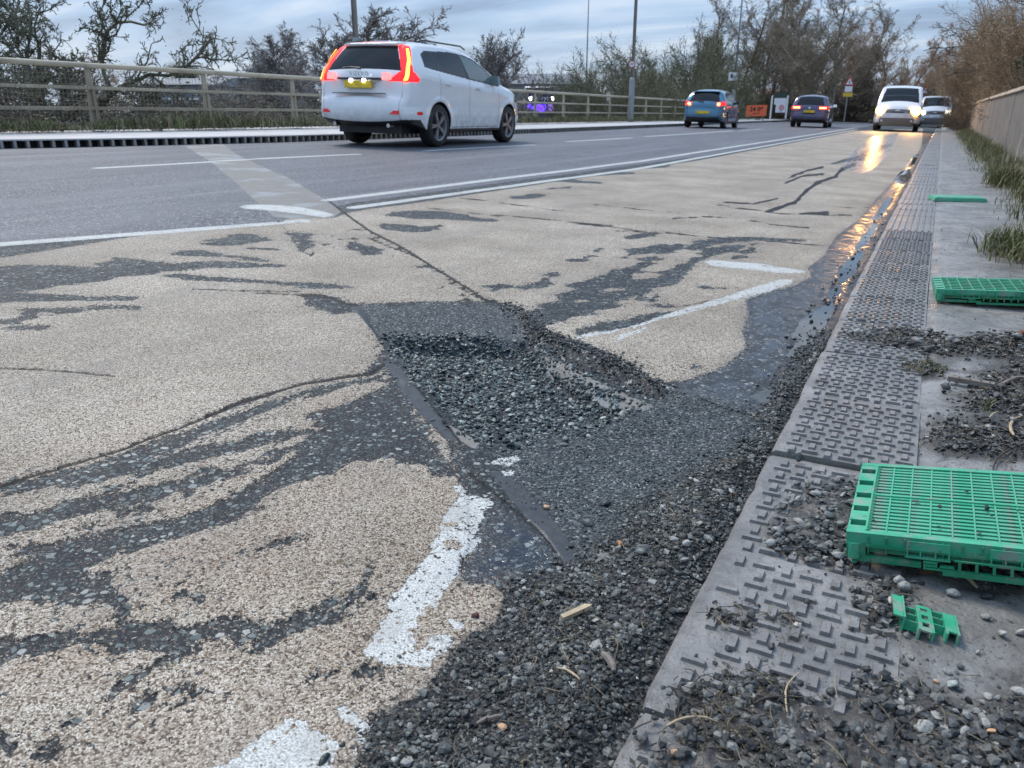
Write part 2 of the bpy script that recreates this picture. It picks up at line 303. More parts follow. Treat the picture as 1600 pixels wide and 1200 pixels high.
STONE = rp([(590,513),(650,512),(740,514),(835,518),(850,535),(900,565),(950,590),(1010,618),(975,640),(930,655),(870,665),(820,675),(770,690),(745,685),(715,660),(670,612),(640,575)])
HEAPW = [rp(q) for q in HEAP]
HOLEB = rp([(760,740),(790,690),(900,650),(1030,615),(1060,622),(1180,645),(1150,700),(1050,760),(930,860),(880,840),(800,760)])
KP = np.array([[-8,-12.4],[2,-12.3],[4,-11.8],[6.3,-11.05],[8.5,-10.5],[10.8,-10.15],[15,-9.95],[21,-9.85],[30,-10.1],[45,-10.5],[60,-10.7],[220,-13]])
def far_kerb(Y): return np.interp(Y, KP[:, 0], KP[:, 1])
def road_base(X): return R0 + RS*(KX - X)
def road_z(X, Y):
    X = np.asarray(X, float); Y = np.asarray(Y, float); z = road_base(X)
    z = z + .004*fbm(X*1.3, Y*.7, 5, 3)
    near = (Y < 4) & (X > -3)
    if near.any():
        x = X[near]; y = Y[near]; nz = .006*fbm(x*22, y*22, 9, 3)
        h = sdf(x, y, HOLE, .3) + .008*fbm(x*30, y*30, 11, 3); s = sdf(x, y, STONE, .3); b = sdf(x, y, HOLEB, .3)
        low = sstep(1.25, 1.75, y+x*.25)   # the fill rises back to the surface towards the kerb
        fe0, fe1 = road_pt(556, 476.5)[:2], road_pt(800, 475.5)[:2]; en = np.array([fe1[1]-fe0[1], fe0[0]-fe1[0]]); en = en/np.hypot(*en); ed = (x-fe0[0])*en[0] + (y-fe0[1])*en[1]; far_ = sstep(.0, .30, ed)
        dep = sstep(-.004, .022, h)*.028*(.35+.65*low)*(.06+.94*far_) + sstep(0, .08, s)*.052 + sstep(0, .25, b)*.012
        dz = -dep + nz*sstep(-.01, .02, h)
        hp = np.max([sdf(x, y, q, .3) for q in HEAPW], axis=0)
        kd = KX - x
        dz += sstep(0, .06, hp)*(.003 + .018*sstep(.20, 0, kd) + .012*fbm(x*14, y*14, 21, 3))
        zz = z[near] + dz; z[near] = zz
    return z
def foot_z(X, Y):
    X = np.asarray(X, float); Y = np.asarray(Y, float)
    z = .002 + .006*fbm(X*5, Y*4, 31, 4) + .003*fbm(X*30, Y*30, 33, 3)
    z += .03*sstep(.5, 1.0, X) - .004*sstep(.10, .06, X)
    return z
def ground_z(X, Y):
    X = np.asarray(X, float); Y = np.asarray(Y, float)
    r = road_z(X, Y); f = foot_z(X, Y); return np.where(X < KX, r, np.where(X < .062, np.maximum(.001, 0*X), f))

# ----------------------------------------------------------------- road material
def road_material():
    t = NT('road_surface'); P = t.pos()
    n60 = t.noise(P, 55, 3, .6); n300 = t.noise(P, 330, 2, .6); nl = t.noise(P, 1.6, 5, .6); nm = t.noise(P, 9, 4, .6)
    jit = t.ma('ADD', t.ma('MULTIPLY', t.ma('SUBTRACT', n60, .5), .024), t.ma('MULTIPLY', t.ma('SUBTRACT', n300, .5), .014))
    nf = t.noise(P, 150, 3, .7); fleck = t.ma('MULTIPLY', t.ma('SUBTRACT', t.ma('MAXIMUM', nf, .565), .565), .62); pit = t.ma('MULTIPLY', t.ma('SUBTRACT', .435, t.ma('MINIMUM', t.noise(P, 95, 3, .65), .435)), .55); jitb = t.ma('ADD', t.ma('ADD', jit, fleck), t.ma('MULTIPLY', pit, -1.))
    def mask(name, w=.0012, k=1.):
        a = t.ma('ADD', t.attr(name), t.ma('MULTIPLY', jit, k) if k != 1 else jit); return t.mr(a, -w, w)
    buff = t.mr(t.ma('ADD', t.attr('buff'), jitb), -.0012, .0012); paint = t.mr(t.ma('ADD', t.attr('paint'), t.ma('ADD', t.ma('MULTIPLY', jit, .75), t.ma('MULTIPLY', pit, -1.1))), -.001, .001); conc = mask('conc', .002, .6); crack = mask('crack', .0012, .35)
    lane = mask('lane', .002, .25); fine = mask('fine', .006, 1.6); tar = mask('tar', .002, .5); dirt = mask('dirt', .025, 5); wet = t.ma('MULTIPLY', mask('wet', .03, 2.5), t.mr(t.noise(P, 16, 4, .6), .40, .60, .35, 1.)); pud = mask('pud', .002, 1.)
    # old asphalt with flat chippings
    PW = t.n('VectorMath', operation='ADD'); nz = t.n('TexNoise'); t.l(P, nz.inputs['Vector']); nz.inputs['Scale'].default_value = 60; nz.inputs['Detail'].default_value = 2; sw = t.n('VectorMath', operation='SCALE'); t.l(nz.outputs['Color'], sw.inputs[0]); sw.inputs['Scale'].default_value = .008; t.l(P, PW.inputs[0]); t.l(sw.outputs[0], PW.inputs[1])
    v = t.vor(PW.outputs[0], 78); ve = t.vor(PW.outputs[0], 78, 'DISTANCE_TO_EDGE'); vc = t.sep(v.outputs['Color'], 0)
    cl_ = t.noise(P, 6, 4, .6); thr = t.ma('ADD', t.ma('MULTIPLY', t.sep(v.outputs['Color'], 2), .20), .03); chip = t.ma('MULTIPLY', t.mr(t.ma('SUBTRACT', ve.outputs['Distance'], thr), -.02, .07), t.mr(t.ma('ADD', vc, t.ma('MULTIPLY', t.ma('SUBTRACT', cl_, .5), 1.2)), .40, .46))
    chc = t.ramp(t.sep(v.outputs['Color'], 1), [(0, (.030, .040, .044)), (.4, (.078, .10, .103)), (.78, (.165, .195, .19)), (1, (.34, .35, .32))])
    bas = t.mix(nm, (.009, .012, .017), (.020, .024, .030)); vg = t.vor(P, 260); bas = t.mix(t.mr(t.sep(vg.outputs['Color'], 0), .62, .95, 0, .8), bas, (.085, .09, .088)); old = t.mix(chip, bas, chc)
    # smoother lanes on the far side
    v2 = t.vor(P, 110); l1 = t.ramp(t.sep(v2.outputs['Color'], 0), [(0, (.035, .038, .046)), (.55, (.066, .070, .080)), (.85, (.13, .135, .15)), (1, (.42, .44, .46))])
    lanec = t.mix(t.mr(nl, .35, .65), l1, t.mix(.5, l1, (.125, .13, .145)))
    st = t.noise(t.pos((3.2, .12, 1)), 1.0, 4, .6); lanec = t.mix(t.mr(st, .45, .7, 0, .5), lanec, (.19, .195, .21)); lanec = t.mix(t.mr(t.noise(t.pos((1.5, .3, 1)), 1.0, 5, .6), .5, .66, 0, .4), lanec, (.055, .06, .07))
    # fine fill
    v3 = t.vor(P, 190); fc = t.ramp(t.sep(v3.outputs['Color'], 0), [(0, (.020, .025, .030)), (.6, (.052, .062, .068)), (.9, (.11, .125, .13)), (1, (.26, .27, .26))])
    # buff anti skid aggregate
    v4 = t.vor(P, 330); v5 = t.vor(P, 520); g1 = t.sep(v4.outputs['Color'], 0)
    bc = t.ramp(g1, [(0, (.07, .055, .042)), (.16, (.17, .13, .10)), (.30, (.42, .36, .28)), (.6, (.64, .60, .51)), (1, (.86, .84, .77))])
    bc = t.mix(t.mr(v5.outputs['Distance'], .38, .62, 0, .7), bc, (.13, .10, .08))
    dist = t.n('VectorMath', operation='LENGTH'); t.l(P, dist.inputs[0])
    tint = t.mix(t.mr(nl, .34, .66), (.62, .595, .56), (.93, .915, .885)); mu = t.n('Mix', data_type='RGBA', blend_type='MULTIPLY'); mu.inputs[0].default_value = 1; t.l(bc, mu.inputs[6]); t.l(tint, mu.inputs[7]); bc = mu.outputs[2]
    nb = t.noise(P, 4.5, 4, .6); dm = t.mr(dist.outputs[1], 1.0, 2.4, 1., 0.); bc = t.mix(t.ma('MULTIPLY', dm, t.mr(nb, .36, .64, 0, .5)), bc, t.mix(g1, (.10, .065, .045), (.46, .35, .26))); nd = t.noise(t.pos((1.6, .5, 1)), 2.2, 5, .65); bc = t.mix(t.mr(nd, .5, .74, 0, .5), bc, (.20, .185, .17))
    cc = t.mix(nm, (.12, .117, .11), (.24, .23, .21)); cc = t.mix(t.mr(t.noise(P, 2.1, 3), .52, .6, 0, .5), cc, (.30, .34, .36)); cc = t.mix(t.mr(v2.outputs['Distance'], .1, .45, .35, 0), cc, (.10, .10, .10))
    pc = t.mix(t.mr(n300, .35, .6), (.24, .25, .24), (.60, .615, .59)); pc = t.mix(t.mr(nm, .5, .7, 0, .6), pc, (.30, .29, .265)); pc = t.mix(t.mr(t.noise(P, 24, 5, .7, .5), .56, .66, 0, .6), pc, (.16, .155, .145))
    dc = t.ramp(t.sep(v3.outputs['Color'], 2), [(0, (.018, .018, .020)), (.6, (.045, .043, .042)), (1, (.12, .115, .11))])
    c = t.mix(lane, old, lanec); c = t.mix(fine, c, fc); c = t.mix(buff, c, bc); c = t.mix(conc, c, cc); c = t.mix(tar, c, t.mix(n60, (.024, .028, .033), (.075, .083, .09))); c = t.mix(crack, c, (.016, .017, .019))
    c = t.mix(dirt, c, dc); c = t.mix(paint, c, pc)
    wm = t.n('Mix', data_type='RGBA', blend_type='MULTIPLY'); t.l(t.ma('MULTIPLY', wet, .85), wm.inputs[0]); t.l(c, wm.inputs[6]); wm.inputs[7].default_value = (.52, .54, .6, 1); c = t.mix(pud, wm.outputs[2], (.035, .036, .034))
    r = t.mixf(lane, t.mr(nm, .3, .7, .5, .7), .55); r = t.mixf(buff, r, .62); r = t.mixf(fine, r, .65); r = t.mixf(tar, r, .45); r = t.mixf(paint, r, .5); r = t.mixf(wet, r, .13); r = t.mixf(pud, r, .015)
    h = t.ma('ADD', t.ma('MULTIPLY', chip, .7), t.ma('ADD', t.ma('MULTIPLY', n300, .4), t.ma('MULTIPLY', vg.outputs['Distance'], -.5)))
    h = t.mixf(lane, h, t.ma('MULTIPLY', t.ma('SUBTRACT', 1., v2.outputs['Distance']), .7)); h = t.mixf(fine, h, t.ma('MULTIPLY', t.ma('SUBTRACT', 1.2, v3.outputs['Distance']), 1.5))
    hb = t.ma('ADD', 1.1, t.ma('MULTIPLY', t.ma('SUBTRACT', .7, v4.outputs['Distance']), .9)); h = t.mixf(buff, h, hb); h = t.mixf(conc, h, t.ma('MULTIPLY', n60, .8)); h = t.mixf(crack, h, -1.5)
    h = t.mixf(paint, h, t.ma('ADD', 1.9, t.ma('MULTIPLY', n300, .8))); h = t.mixf(tar, h, t.ma('MULTIPLY', n60, .5)); h = t.mixf(dirt, h, t.ma('MULTIPLY', t.ma('SUBTRACT', 1.2, v3.outputs['Distance']), 2.))
    h = t.mixf(t.ma('MULTIPLY', wet, .55), h, .6); h = t.mixf(pud, h, .6)
    t.bump(h, .0016, 1.); return t.fin(c, r, 0, t.mixf(wet, .14, .5))

def polymax(X, Y, polys, m=.08): return np.max([sdf(X, Y, q, m) for q in polys], axis=0)
def road_fields(X, Y):
    F = {}
    r = np.sqrt(X*X+Y*Y)
    st = fbm(X*26, Y*7, 41, 4); st2 = fbm(X*9, Y*2.2, 45, 4)           # wear runs along the wheel paths
    b = np.maximum(sdf(X, Y, A_POLY), sdf(X, Y, B_POLY))
    b = np.maximum(b, polymax(X, Y, [rp(q) for q in BUFF_EXTRA]))
    dk = polymax(X, Y, [rp(q) for q in DARK] + [ribbon(q) for q in RIB], .14)
    sc = np.clip(r/2.2, .6, 3.)
    sm_ = fbm(X*85, Y*40, 43, 3)
    rag = fbm(X*48, Y*20, 49, 4)
    u_ = X*RV[0]+Y*RV[1]; w_ = X*FHV[0]+Y*FHV[1]; drag = fbm(u_*3.2, w_*19, 53, 4); far_ = sstep(2.2, 3.0, r)
    dk = np.where(dk > -.12, dk + (1-far_)*(.034*st + .014*st2 + .016*sm_ + .022*rag)*np.clip(r/2.0, .8, 1.6) + far_*(.085*drag + .02*rag + .012), dk)
    b = np.minimum(b + .005*st + .004*fbm(X*70, Y*45, 47, 3)*(r < 3), -dk)
    # scattered bald spots in the near wheel path
    spots = .086 - (.5-.5*rag)*.03 - (.5-.5*st2)*.085 - (.5-.5*fbm(X*30, Y*20, 51, 4))*.085 - .02*np.abs(sm_)
    zone = sdf(X, Y, rp([(-400,860),(0,757),(300,663),(560,590),(640,600),(700,700),(560,760),(400,850),(600,890),(560,960),(520,1060),(300,1130),(0,1290),(-700,1290)]), .3)
    b = np.where(zone > 0, np.minimum(b, -spots + .012*sstep(0.25, 0, zone)*2), b)
    F['buff'] = b
    pt = polymax(X, Y, [rp(q) for q in PAINT]); pt = np.minimum(pt + .013*fbm(X*50, Y*50, 61, 4)*(r < 3.2) + .004*st, .08)
    bl = sdf(X, Y, rp([(693,846),(712,843),(725,853),(712,860),(696,856)])); pt = np.minimum(pt, -bl)
    pt = np.minimum(pt, -sdf(X, Y, rp([(693,818),(716,818),(717,823),(694,824)])))
    for (q0, q1, cx, hw) in LONG:
        a = road_pt(*q0); e = road_pt(*q1); pt = np.maximum(pt, sdf_line(X, Y, np.array([a[:2], e[:2]]), [hw, hw]))
    dash = [((154,262.5),(328,253)),((342,251.6),(377,249.7)),((400,248.2),(557,241)),((663,235.5),(838,226)),((888,221),(989,215.3)),((1013,213.2),(1077,209)),((1098,207.6),(1140,204.6)),((1160,203.8),(1192,201.6))]
    for (q0, q1) in dash:
        a = road_pt(*q0); e = road_pt(*q1); pt = np.maximum(pt, sdf_line(X, Y, np.array([a[:2], e[:2]]), [.075, .075]))
    a = road_pt(-300, 409.5); e = road_pt(0, 381.5); g = road_pt(431, 348.5)
    pt = np.maximum(pt, sdf_line(X, Y, np.array([a[:2], e[:2], g[:2]]), [.065, .065, .060]))
    F['paint'] = pt
    F['conc'] = polymax(X, Y, [rp(q) for q in CONC]); F['tar'] = polymax(X, Y, [rp(q) for q in TAR]); F['fine'] = polymax(X, Y, [rp(q) for q in FINE])
    ck = np.full(X.shape, -.06); wob = fbm(X*18, Y*18, 71, 3)
    # the surveyed cracks: thickness measured across the line of sight, so thin cracks keep their true breadth on the ground
    Z_ = road_base(X) - EYE; dep = X*FV[0] + Y*FV[1] + Z_*FV[2]; ok = dep > .3; dep_ = np.where(ok, dep, .3)
    PX = 800 + FPX*(X*RV[0] + Y*RV[1])/dep_; PY = 600 + FPX*(X*DV[0] + Y*DV[1] + Z_*DV[2])/dep_; PX = np.where(ok, PX, -1e5); PX = PX + wob*2.2; PY = PY + wob*1.3
    for pts, hw in CRACK:
        v_ = sdf_line(PX, PY, np.array(pts, float), [hw*1.05]*len(pts), 9.); ck = np.maximum(ck, np.clip(v_*dep_/FPX, -.06, .06))
    # fine shattered cracking round the joint above the hole
    z1 = sdf(X, Y, rp([(540,345),(600,372),(660,400),(640,412),(580,398),(530,370)]), .3); z2 = sdf(X, Y, rp([(690,430),(790,474),(700,474),(660,450)]), .3); z3 = sdf(X, Y, rp([(490,362),(570,372),(560,390),(500,385)]), .3)
    sh = np.maximum(np.maximum(z1, z2), z3); ck = np.maximum(ck, np.where(sh > 0, .012*fbm(X*35, Y*18, 77, 3) - .004, -.06))
    F['crack'] = ck
    F['lane'] = sdf(X, Y, rp([(-2500,640),(0,384),(431,351),(470,345),(530,322),(560,316),(1100,243),(1336,201.5),(1392,190),(1405,183.5),(-900,183.6),(-3000,400)]), .08)
    F['dirt'] = np.maximum(polymax(X, Y, [rp(q) for q in HEAP], .12), np.where((KX-X < .10) & (Y > 2.2) & (Y < 30), .1-(KX-X)+.03*fbm(X*8, Y*2.5, 81, 3), -.12))
    F['wet'] = polymax(X, Y, [rp(q) for q in WETP], .12)
    F['pud'] = np.minimum(polymax(X, Y, [rp(q) for q in PUD]), .05) + .004*fbm(X*25, Y*14, 91, 3)
    # the far left channel of the carriageway gathers grit
    return F

def build_road():
    mat = road_material()
    rows = 800; cols = 470; th1 = radians(65)
    v = np.linspace(1/2.9, (1/60.)**.75*1.0, 10)
    s = np.linspace(0, 1, rows); a, b = (1/.27)**.8, (1/78.)**.8
    Yf = 1/((a + (b-a)*s)**(1/.8)); Y = np.concatenate([np.linspace(-6, .2, 16), Yf])
    Yc = np.maximum(Y, .27); farx = far_kerb(Y)
    th0 = np.arctan(-KX/Yc); X1 = np.minimum(Yc*tan(th1)+.1, -farx-.001); thm = np.arctan(X1/Yc)
    tj = np.linspace(0, 1, cols)
    TH = th0[:, None] + (thm-th0)[:, None]*tj[None, :]
    Xg = -(Yc[:, None]*np.tan(TH)); Xg[:, 0] = KX
    ext = np.linspace(0, 1, 26)[1:]; Xe = Xg[:, -1:] + (farx[:, None]-Xg[:, -1:])*ext[None, :]
    XX = np.concatenate([Xg, Xe], 1); YY = np.repeat(Y[:, None], XX.shape[1], 1)
    nr, nc = XX.shape; x = XX.ravel(); y = YY.ravel()
    F = road_fields(x, y); z = road_z(x, y)
    z = z + .0030*sstep(-.002, .002, F['buff'] + .005*fbm(x*60, y*60, 3, 2))*(np.hypot(x, y) < 4)
    z = z - .005*sstep(-.002, .003, F['crack'])*(np.hypot(x, y) < 6)
    pk = F['pud'] > 0; z = np.where(pk, road_base(x)+.0015, z)
    idx = np.arange(nr*nc).reshape(nr, nc)
    f = np.stack([idx[:-1, :-1], idx[1:, :-1], idx[1:, 1:], idx[:-1, 1:]], -1).reshape(-1, 4)[:, ::-1]
    me = np_mesh('road', np.stack([x, y, z], 1), f, mat, True, F)
    o = link('road', me); tag(o, kind='structure', label='worn two lane carriageway with patchy buff anti skid surfacing and a pothole')
    return o
build_road()

# ----------------------------------------------------------------- footway on the near side
def mud_material():
    t = NT('muddy_footway'); P = t.pos()
    n1 = t.noise(P, 3.5, 6, .65); n2 = t.noise(P, 45, 5, .65); n3 = t.noise(P, 11, 5, .6, .6); d = t.attr('dirt')
    c = t.mix(t.mr(n1, .36, .64), (.12, .117, .108), (.28, .276, .265)); c = t.mix(t.mr(n3, .48, .66, 0, .7), c, (.12, .113, .105)); c = t.mix(t.mr(n2, .55, .75, 0, .6), c, (.07, .068, .065))
    v = t.vor(P, 120); c = t.mix(t.mr(v.outputs['Distance'], .1, .3, .7, 0), c, (.055, .054, .055)); v6 = t.vor(P, 60); c = t.mix(t.ma('MULTIPLY', t.mr(v6.outputs['Distance'], .16, .24, .8, 0), t.mr(t.sep(v6.outputs['Color'], 0), .5, .6)), c, (.04, .038, .036))
    m = t.mr(t.ma('ADD', d, t.ma('MULTIPLY', t.ma('SUBTRACT', n3, .5), .25)), -.05, .02)
    c = t.mix(m, c, t.mix(n2, (.022, .020, .018), (.075, .068, .060)))
    r = t.mr(n3, .35, .65, .28, .6); t.bump(t.ma('ADD', n2, t.ma('MULTIPLY', n3, 1.5)), .006, .9); return t.fin(c, r)
MUD = mud_material()
FG = [ # gravel and soil zones on the footway (px polygons on the slab level)
 [(1310,520),(1400,512),(1500,530),(1610,520),(1700,600),(1640,720),(1480,715),(1440,690),(1500,650),(1520,600),(1560,570),(1440,552),(1330,540)],
 [(1260,770),(1330,745),(1365,770),(1330,880),(1280,880),(1190,855),(1215,800)],
 [(1000,1150),(1080,1060),(1200,1050),(1290,1090),(1300,1030),(1420,1060),(1500,1110),(1610,1080),(1700,1300),(900,1320)],
 [(1110,960),(1180,955),(1250,965),(1240,985),(1150,985)], [(1360,900),(1420,905),(1440,960),(1390,1000),(1310,1010),(1330,960)], [(1480,890),(1640,895),(1640,925),(1500,912)], [(1400,570),(1450,565),(1480,580),(1440,590)],
]
FGW = [fp(q) for q in FG]
def build_foot():
    rows, cols = 380, 150; s = np.linspace(0, 1, rows); a, b = (1/.5)**.8, (1/78.)**.8
    Y = np.concatenate([np.linspace(-6, .45, 14), 1/((a+(b-a)*s)**(1/.8))]); X = np.linspace(.0603, 1.7, cols)
    XX, YY = np.meshgrid(X, Y); x = XX.ravel(); y = YY.ravel(); z = foot_z(x, y)
    d = polymax(x, y, FGW, .1); d = np.maximum(d, .04-(.99-x) + .06*fbm(x*4, y*3, 98, 3)); z = z + .010*sstep(-.02, .05, d)*(1+.8*fbm(x*25, y*25, 97, 3))
    idx = np.arange(len(x)).reshape(XX.shape); f = np.stack([idx[:-1, :-1], idx[:-1, 1:], idx[1:, 1:], idx[1:, :-1]], -1).reshape(-1, 4)
    o = link('footway', np_mesh('footway', np.stack([x, y, z], 1), f, MUD, True, {'dirt': d})); tag(o, kind='structure', label='muddy grey footway beside the kerb')
build_foot()
def foot_zz(x, y): 
    d = polymax(x, y, FGW, .1); return foot_z(x, y) + .010*sstep(-.02, .05, d)*(1+.8*fbm(x*25, y*25, 97, 3))

def build_mud():
    x0, x1, y0, y1 = KX+.02, .0595, .5, 3.2; nx, ny = 110, 700; X = np.linspace(x0, x1, nx); Y = y0 + (y1-y0)*np.linspace(0, 1, ny)**1.3; XX, YY = np.meshgrid(X, Y); x = XX.ravel(); y = YY.ravel()
    d = polymax(x, y, FGW, .1) + .035*fbm(x*10, y*10, 101, 4) + .012*fbm(x*45, y*45, 103, 3) - .012 - .03*sstep(KX+.05, KX+.02, x)
    z = -.004 + .0125*sstep(-.02, .05, d)*(1+.5*fbm(x*30, y*30, 105, 3)) + .003*fbm(x*90, y*90, 107, 2)*sstep(-.01, .02, d); z = np.where(d < -.03, -.02, z); z = np.minimum(z, .0125)
    keep = (d > -.045).reshape(XX.shape); idx = np.arange(len(x)).reshape(XX.shape); k = (keep[:-1, :-1] | keep[1:, 1:]).ravel()
    f = np.stack([idx[:-1, :-1], idx[:-1, 1:], idx[1:, 1:], idx[1:, :-1]], -1).reshape(-1, 4)[k]
    o = link('mud', np_mesh('mud', np.stack([x, y, z], 1), f, MUD, True, {'dirt': np.clip(d+.02, -.1, .1)})); tag(o, 'grey brown mud smeared over the patterned slabs', kind='stuff')
build_mud()

# ----------------------------------------------------------------- studded kerb slabs
def slab_material():
    t = NT('kerb_slab_concrete'); P = t.pos(); n1 = t.noise(P, 6, 6, .65); n2 = t.noise(P, 70, 4, .6); n3 = t.noise(P, 420, 2)
    c = t.mix(t.mr(n1, .35, .65), (.125, .124, .118), (.27, .265, .255)); c = t.mix(t.mr(n2, .5, .7, 0, .6), c, (.085, .078, .072)); c = t.mix(t.mr(t.noise(P, 18, 6, .7, .8), .52, .66, 0, .55), c, (.075, .068, .062)); c = t.mix(t.mr(n3, .55, .75, 0, .4), c, (.33, .32, .30))
    oi = t.n('ObjectInfo'); c = t.mix(t.ma('MULTIPLY', oi.outputs['Random'], .3), c, (.14, .125, .118)); vv = t.vor(P, 150); c = t.mix(t.mr(vv.outputs['Distance'], .08, .26, .75, 0), c, (.055, .05, .046)); c = t.mix(t.mr(t.noise(P, 3.2, 6, .72, 1.), .56, .66, 0, .45), c, (.075, .07, .066))
    t.bump(t.ma('ADD', n2, t.ma('MULTIPLY', n3, .4)), .0016, .9); return t.fin(c, t.mr(n1, .35, .65, .26, .5))
SLABM = slab_material()
def build_kerb():
    root = empty('kerb', (0, 0, 0)); tag(root, kind='structure', label='raised pattern concrete kerb slabs edging the road')
    Y0 = .739 - .4275*8; PITCH_ = .4275; wd = .28
    def slab_mesh(L, ribs=False, seed=0):
        r = random.Random(seed); nx, ny = 8, 12; g = .004
        xs = [KX+.001] + [KX+.009] + [KX + wd*i/nx for i in range(1, nx)] + [.060]; ys = [g] + [L*i/ny for i in range(1, ny)] + [L-g]; v = []; f = []
        for j, y in enumerate(ys):
            for i, x in enumerate(xs):
                e = -.006 if i == 0 else 0; xx = x
                if i == 0: xx = x + abs(r.gauss(0, .0008)) + (.003 if r.random() < .08 else 0)
                v.append((xx, y, e + r.uniform(-.0006, .0006) - (.002 if j in (0, len(ys)-1) else 0)))
        w = len(xs)
        for j in range(len(ys)-1):
            for i in range(w-1): f.append((j*w+i, j*w+i+1, (j+1)*w+i+1, (j+1)*w+i))
        n = len(v); bd = [i for i in range(w)] + [j*w+w-1 for j in range(1, len(ys))] + [(len(ys)-1)*w+i for i in range(w-2, -1, -1)] + [j*w for j in range(len(ys)-2, 0, -1)]
        for b in bd: v.append((v[b][0], v[b][1], -.11))
        for k in range(len(bd)): f.append((bd[k], n+k, n+(k+1) % len(bd), bd[(k+1) % len(bd)]))
        m = MB().add(v, f)
        if ribs:
            for c in range(7): x = KX+.036+.036*c; m.box(x-.007, x+.007, .012, L-.012, -.001, .0055, tap=.002)
        return m.mesh('slab', SLABM)
    near = [slab_mesh(PITCH_, False, k) for k in range(5)]; far = [slab_mesh(PITCH_, True, k) for k in range(2)]
    hb = MB().box(-.0168, .0168, -.0054, .0054, -.001, .0058, tap=.0017).mesh('raised_bar', SLABM); vb = MB().box(-.0074, .0074, -.0144, .0144, -.001, .0060, tap=.0018).mesh('raised_bar', SLABM)
    cells = []
    for k in range(-2, 128):
        y0 = .739 + PITCH_*(k-2); tilt = random.uniform(-.004, .004); dz = random.uniform(-.002, .002)
        dx = random.uniform(-.003, .003)
        if k == 4: dz = .006; tilt = -.012
        if k == 3: dz = -.006; tilt = .004
        ribbed = y0 > 5.4
        if y0 > 52: break
        o = link('slab', (far if ribbed else near)[k % (2 if ribbed else 5)], root, (dx, y0, dz), (tilt, random.uniform(-.003, .003), random.uniform(-.004, .004)))
        if not ribbed:
            for c in range(7):
                for q in range(14):
                    isv = (q + c) % 2 == 0; y = .018 + .0305*q
                    if y > PITCH_-.014: continue
                    if c == 0 and k in (1, 2) and q > 3 : 
                        if random.random() < .5: continue
                    cells.append((y0+y, KX+.040+.0358*c, isv, o, y))
    cells = [q for q in cells if q[0] > .55] ; cells.sort(key=lambda q: q[0])
    for (Yw, x, isv, o, y) in cells[:290]:
        link('raised_bar', vb if isv else hb, o, (x + random.uniform(-.0008, .0008), y, -.0002), (0, 0, random.uniform(-.02, .02)))
    groups = {}
    for (Yw, x, isv, o, y) in cells[290:]: groups.setdefault(o.name, (o, MB()))[1].box(*((x-.0072, x+.0072, y-.0142, y+.0142, -.001, .0060) if isv else (x-.0168, x+.0168, y-.0054, y+.0054, -.001, .0058)), tap=.0017)
    for o, m in groups.values(): r = m.build('raised_bars', SLABM, o); r['kind'] = 'stuff'
build_kerb()
# ================================================================= TERRAIN, FAR SIDE OF THE ROAD
def veg_ground():
    t = NT('rough_grass_ground'); P = t.pos(); n = t.noise(P, .6, 6, .6); n2 = t.noise(P, 12, 4)
    c = t.mix(t.mr(n, .35, .65), (.045, .052, .022), (.085, .072, .042)); c = t.mix(t.mr(n2, .45, .7, 0, .7), c, (.035, .03, .018)); t.bump(n2, .05); return t.fin(c, .95)
GROUNDM = veg_ground()
FENX = -12.8
def terrain_z(x, y):
    left = np.maximum(0, -x - 13.2)*sstep(70, 50, y); zl = .42 - 4.2*sstep(0, 9, left)
    right = np.maximum(0, x-1.6)*sstep(75, 50, y); z = np.where(x < -13.2, zl, np.where(x > 1.6, -.1 - 3.6*sstep(0, 9, right), -1.0))
    z = np.where((x < -13.2) & (y > 40), np.maximum(zl, zl*0 + .30*sstep(50, 70, y) - 4*(1-sstep(50, 70, y))), z)
    z = np.where((x >= -13.2) & (x <= 1.6), -.9, z); z = np.where((y > 77.6) & (x > -13.2), .0, z)
    return z + .15*fbm(x*.15, y*.15, 7, 3)*np.where((x < -14) | (x > 3) | (y > 90), 1, 0)
def build_terrain():
    g = np.concatenate([-np.geomspace(900, 60, 22), np.arange(-58, -16, 1.5), np.arange(-16, -12, .4), np.linspace(-12, 1.2, 6), np.arange(1.6, 14, .8), np.arange(15, 60, 4), np.geomspace(62, 900, 18)])
    gy = np.concatenate([-np.geomspace(600, 12, 14), np.arange(-10, 130, 2.), np.geomspace(131, 1500, 24)])
    XX, YY = np.meshgrid(g, gy); x = XX.ravel(); y = YY.ravel(); z = terrain_z(x, y)
    idx = np.arange(len(x)).reshape(XX.shape); f = np.stack([idx[:-1, :-1], idx[:-1, 1:], idx[1:, 1:], idx[1:, :-1]], -1).reshape(-1, 4)
    tag(link('ground', np_mesh('ground', np.stack([x, y, z], 1), f, GROUNDM, True)), kind='structure', label='rough grassy ground below and beyond the bridge')
build_terrain()
def pave_mat():
    t = NT('pale_pavement'); P = t.pos(); n = t.noise(P, 1.5, 5, .6); n2 = t.noise(P, 90, 2); n3 = t.noise(t.pos((2, .5, 1)), 1.2, 5, .6)
    c = t.mix(t.mr(n, .3, .7), (.36, .36, .36), (.47, .47, .475)); c = t.mix(t.mr(n2, .4, .7, 0, .5), c, (.25, .25, .25)); c = t.mix(t.mr(n3, .58, .72, 0, .6), c, (.14, .135, .125)); t.bump(n2, .002); return t.fin(c, .7)
PAVE = pave_mat(); CONC = simple('weathered_concrete', (.27, .26, .245), .75, var=.2, scale=6, bump=.004, dirt=(.10, .095, .085), obj=False)
DARKM = simple('slot_shade_black', (.012, .012, .012), .8)  # near black painted inside the kerb drain slots, standing in for their shade
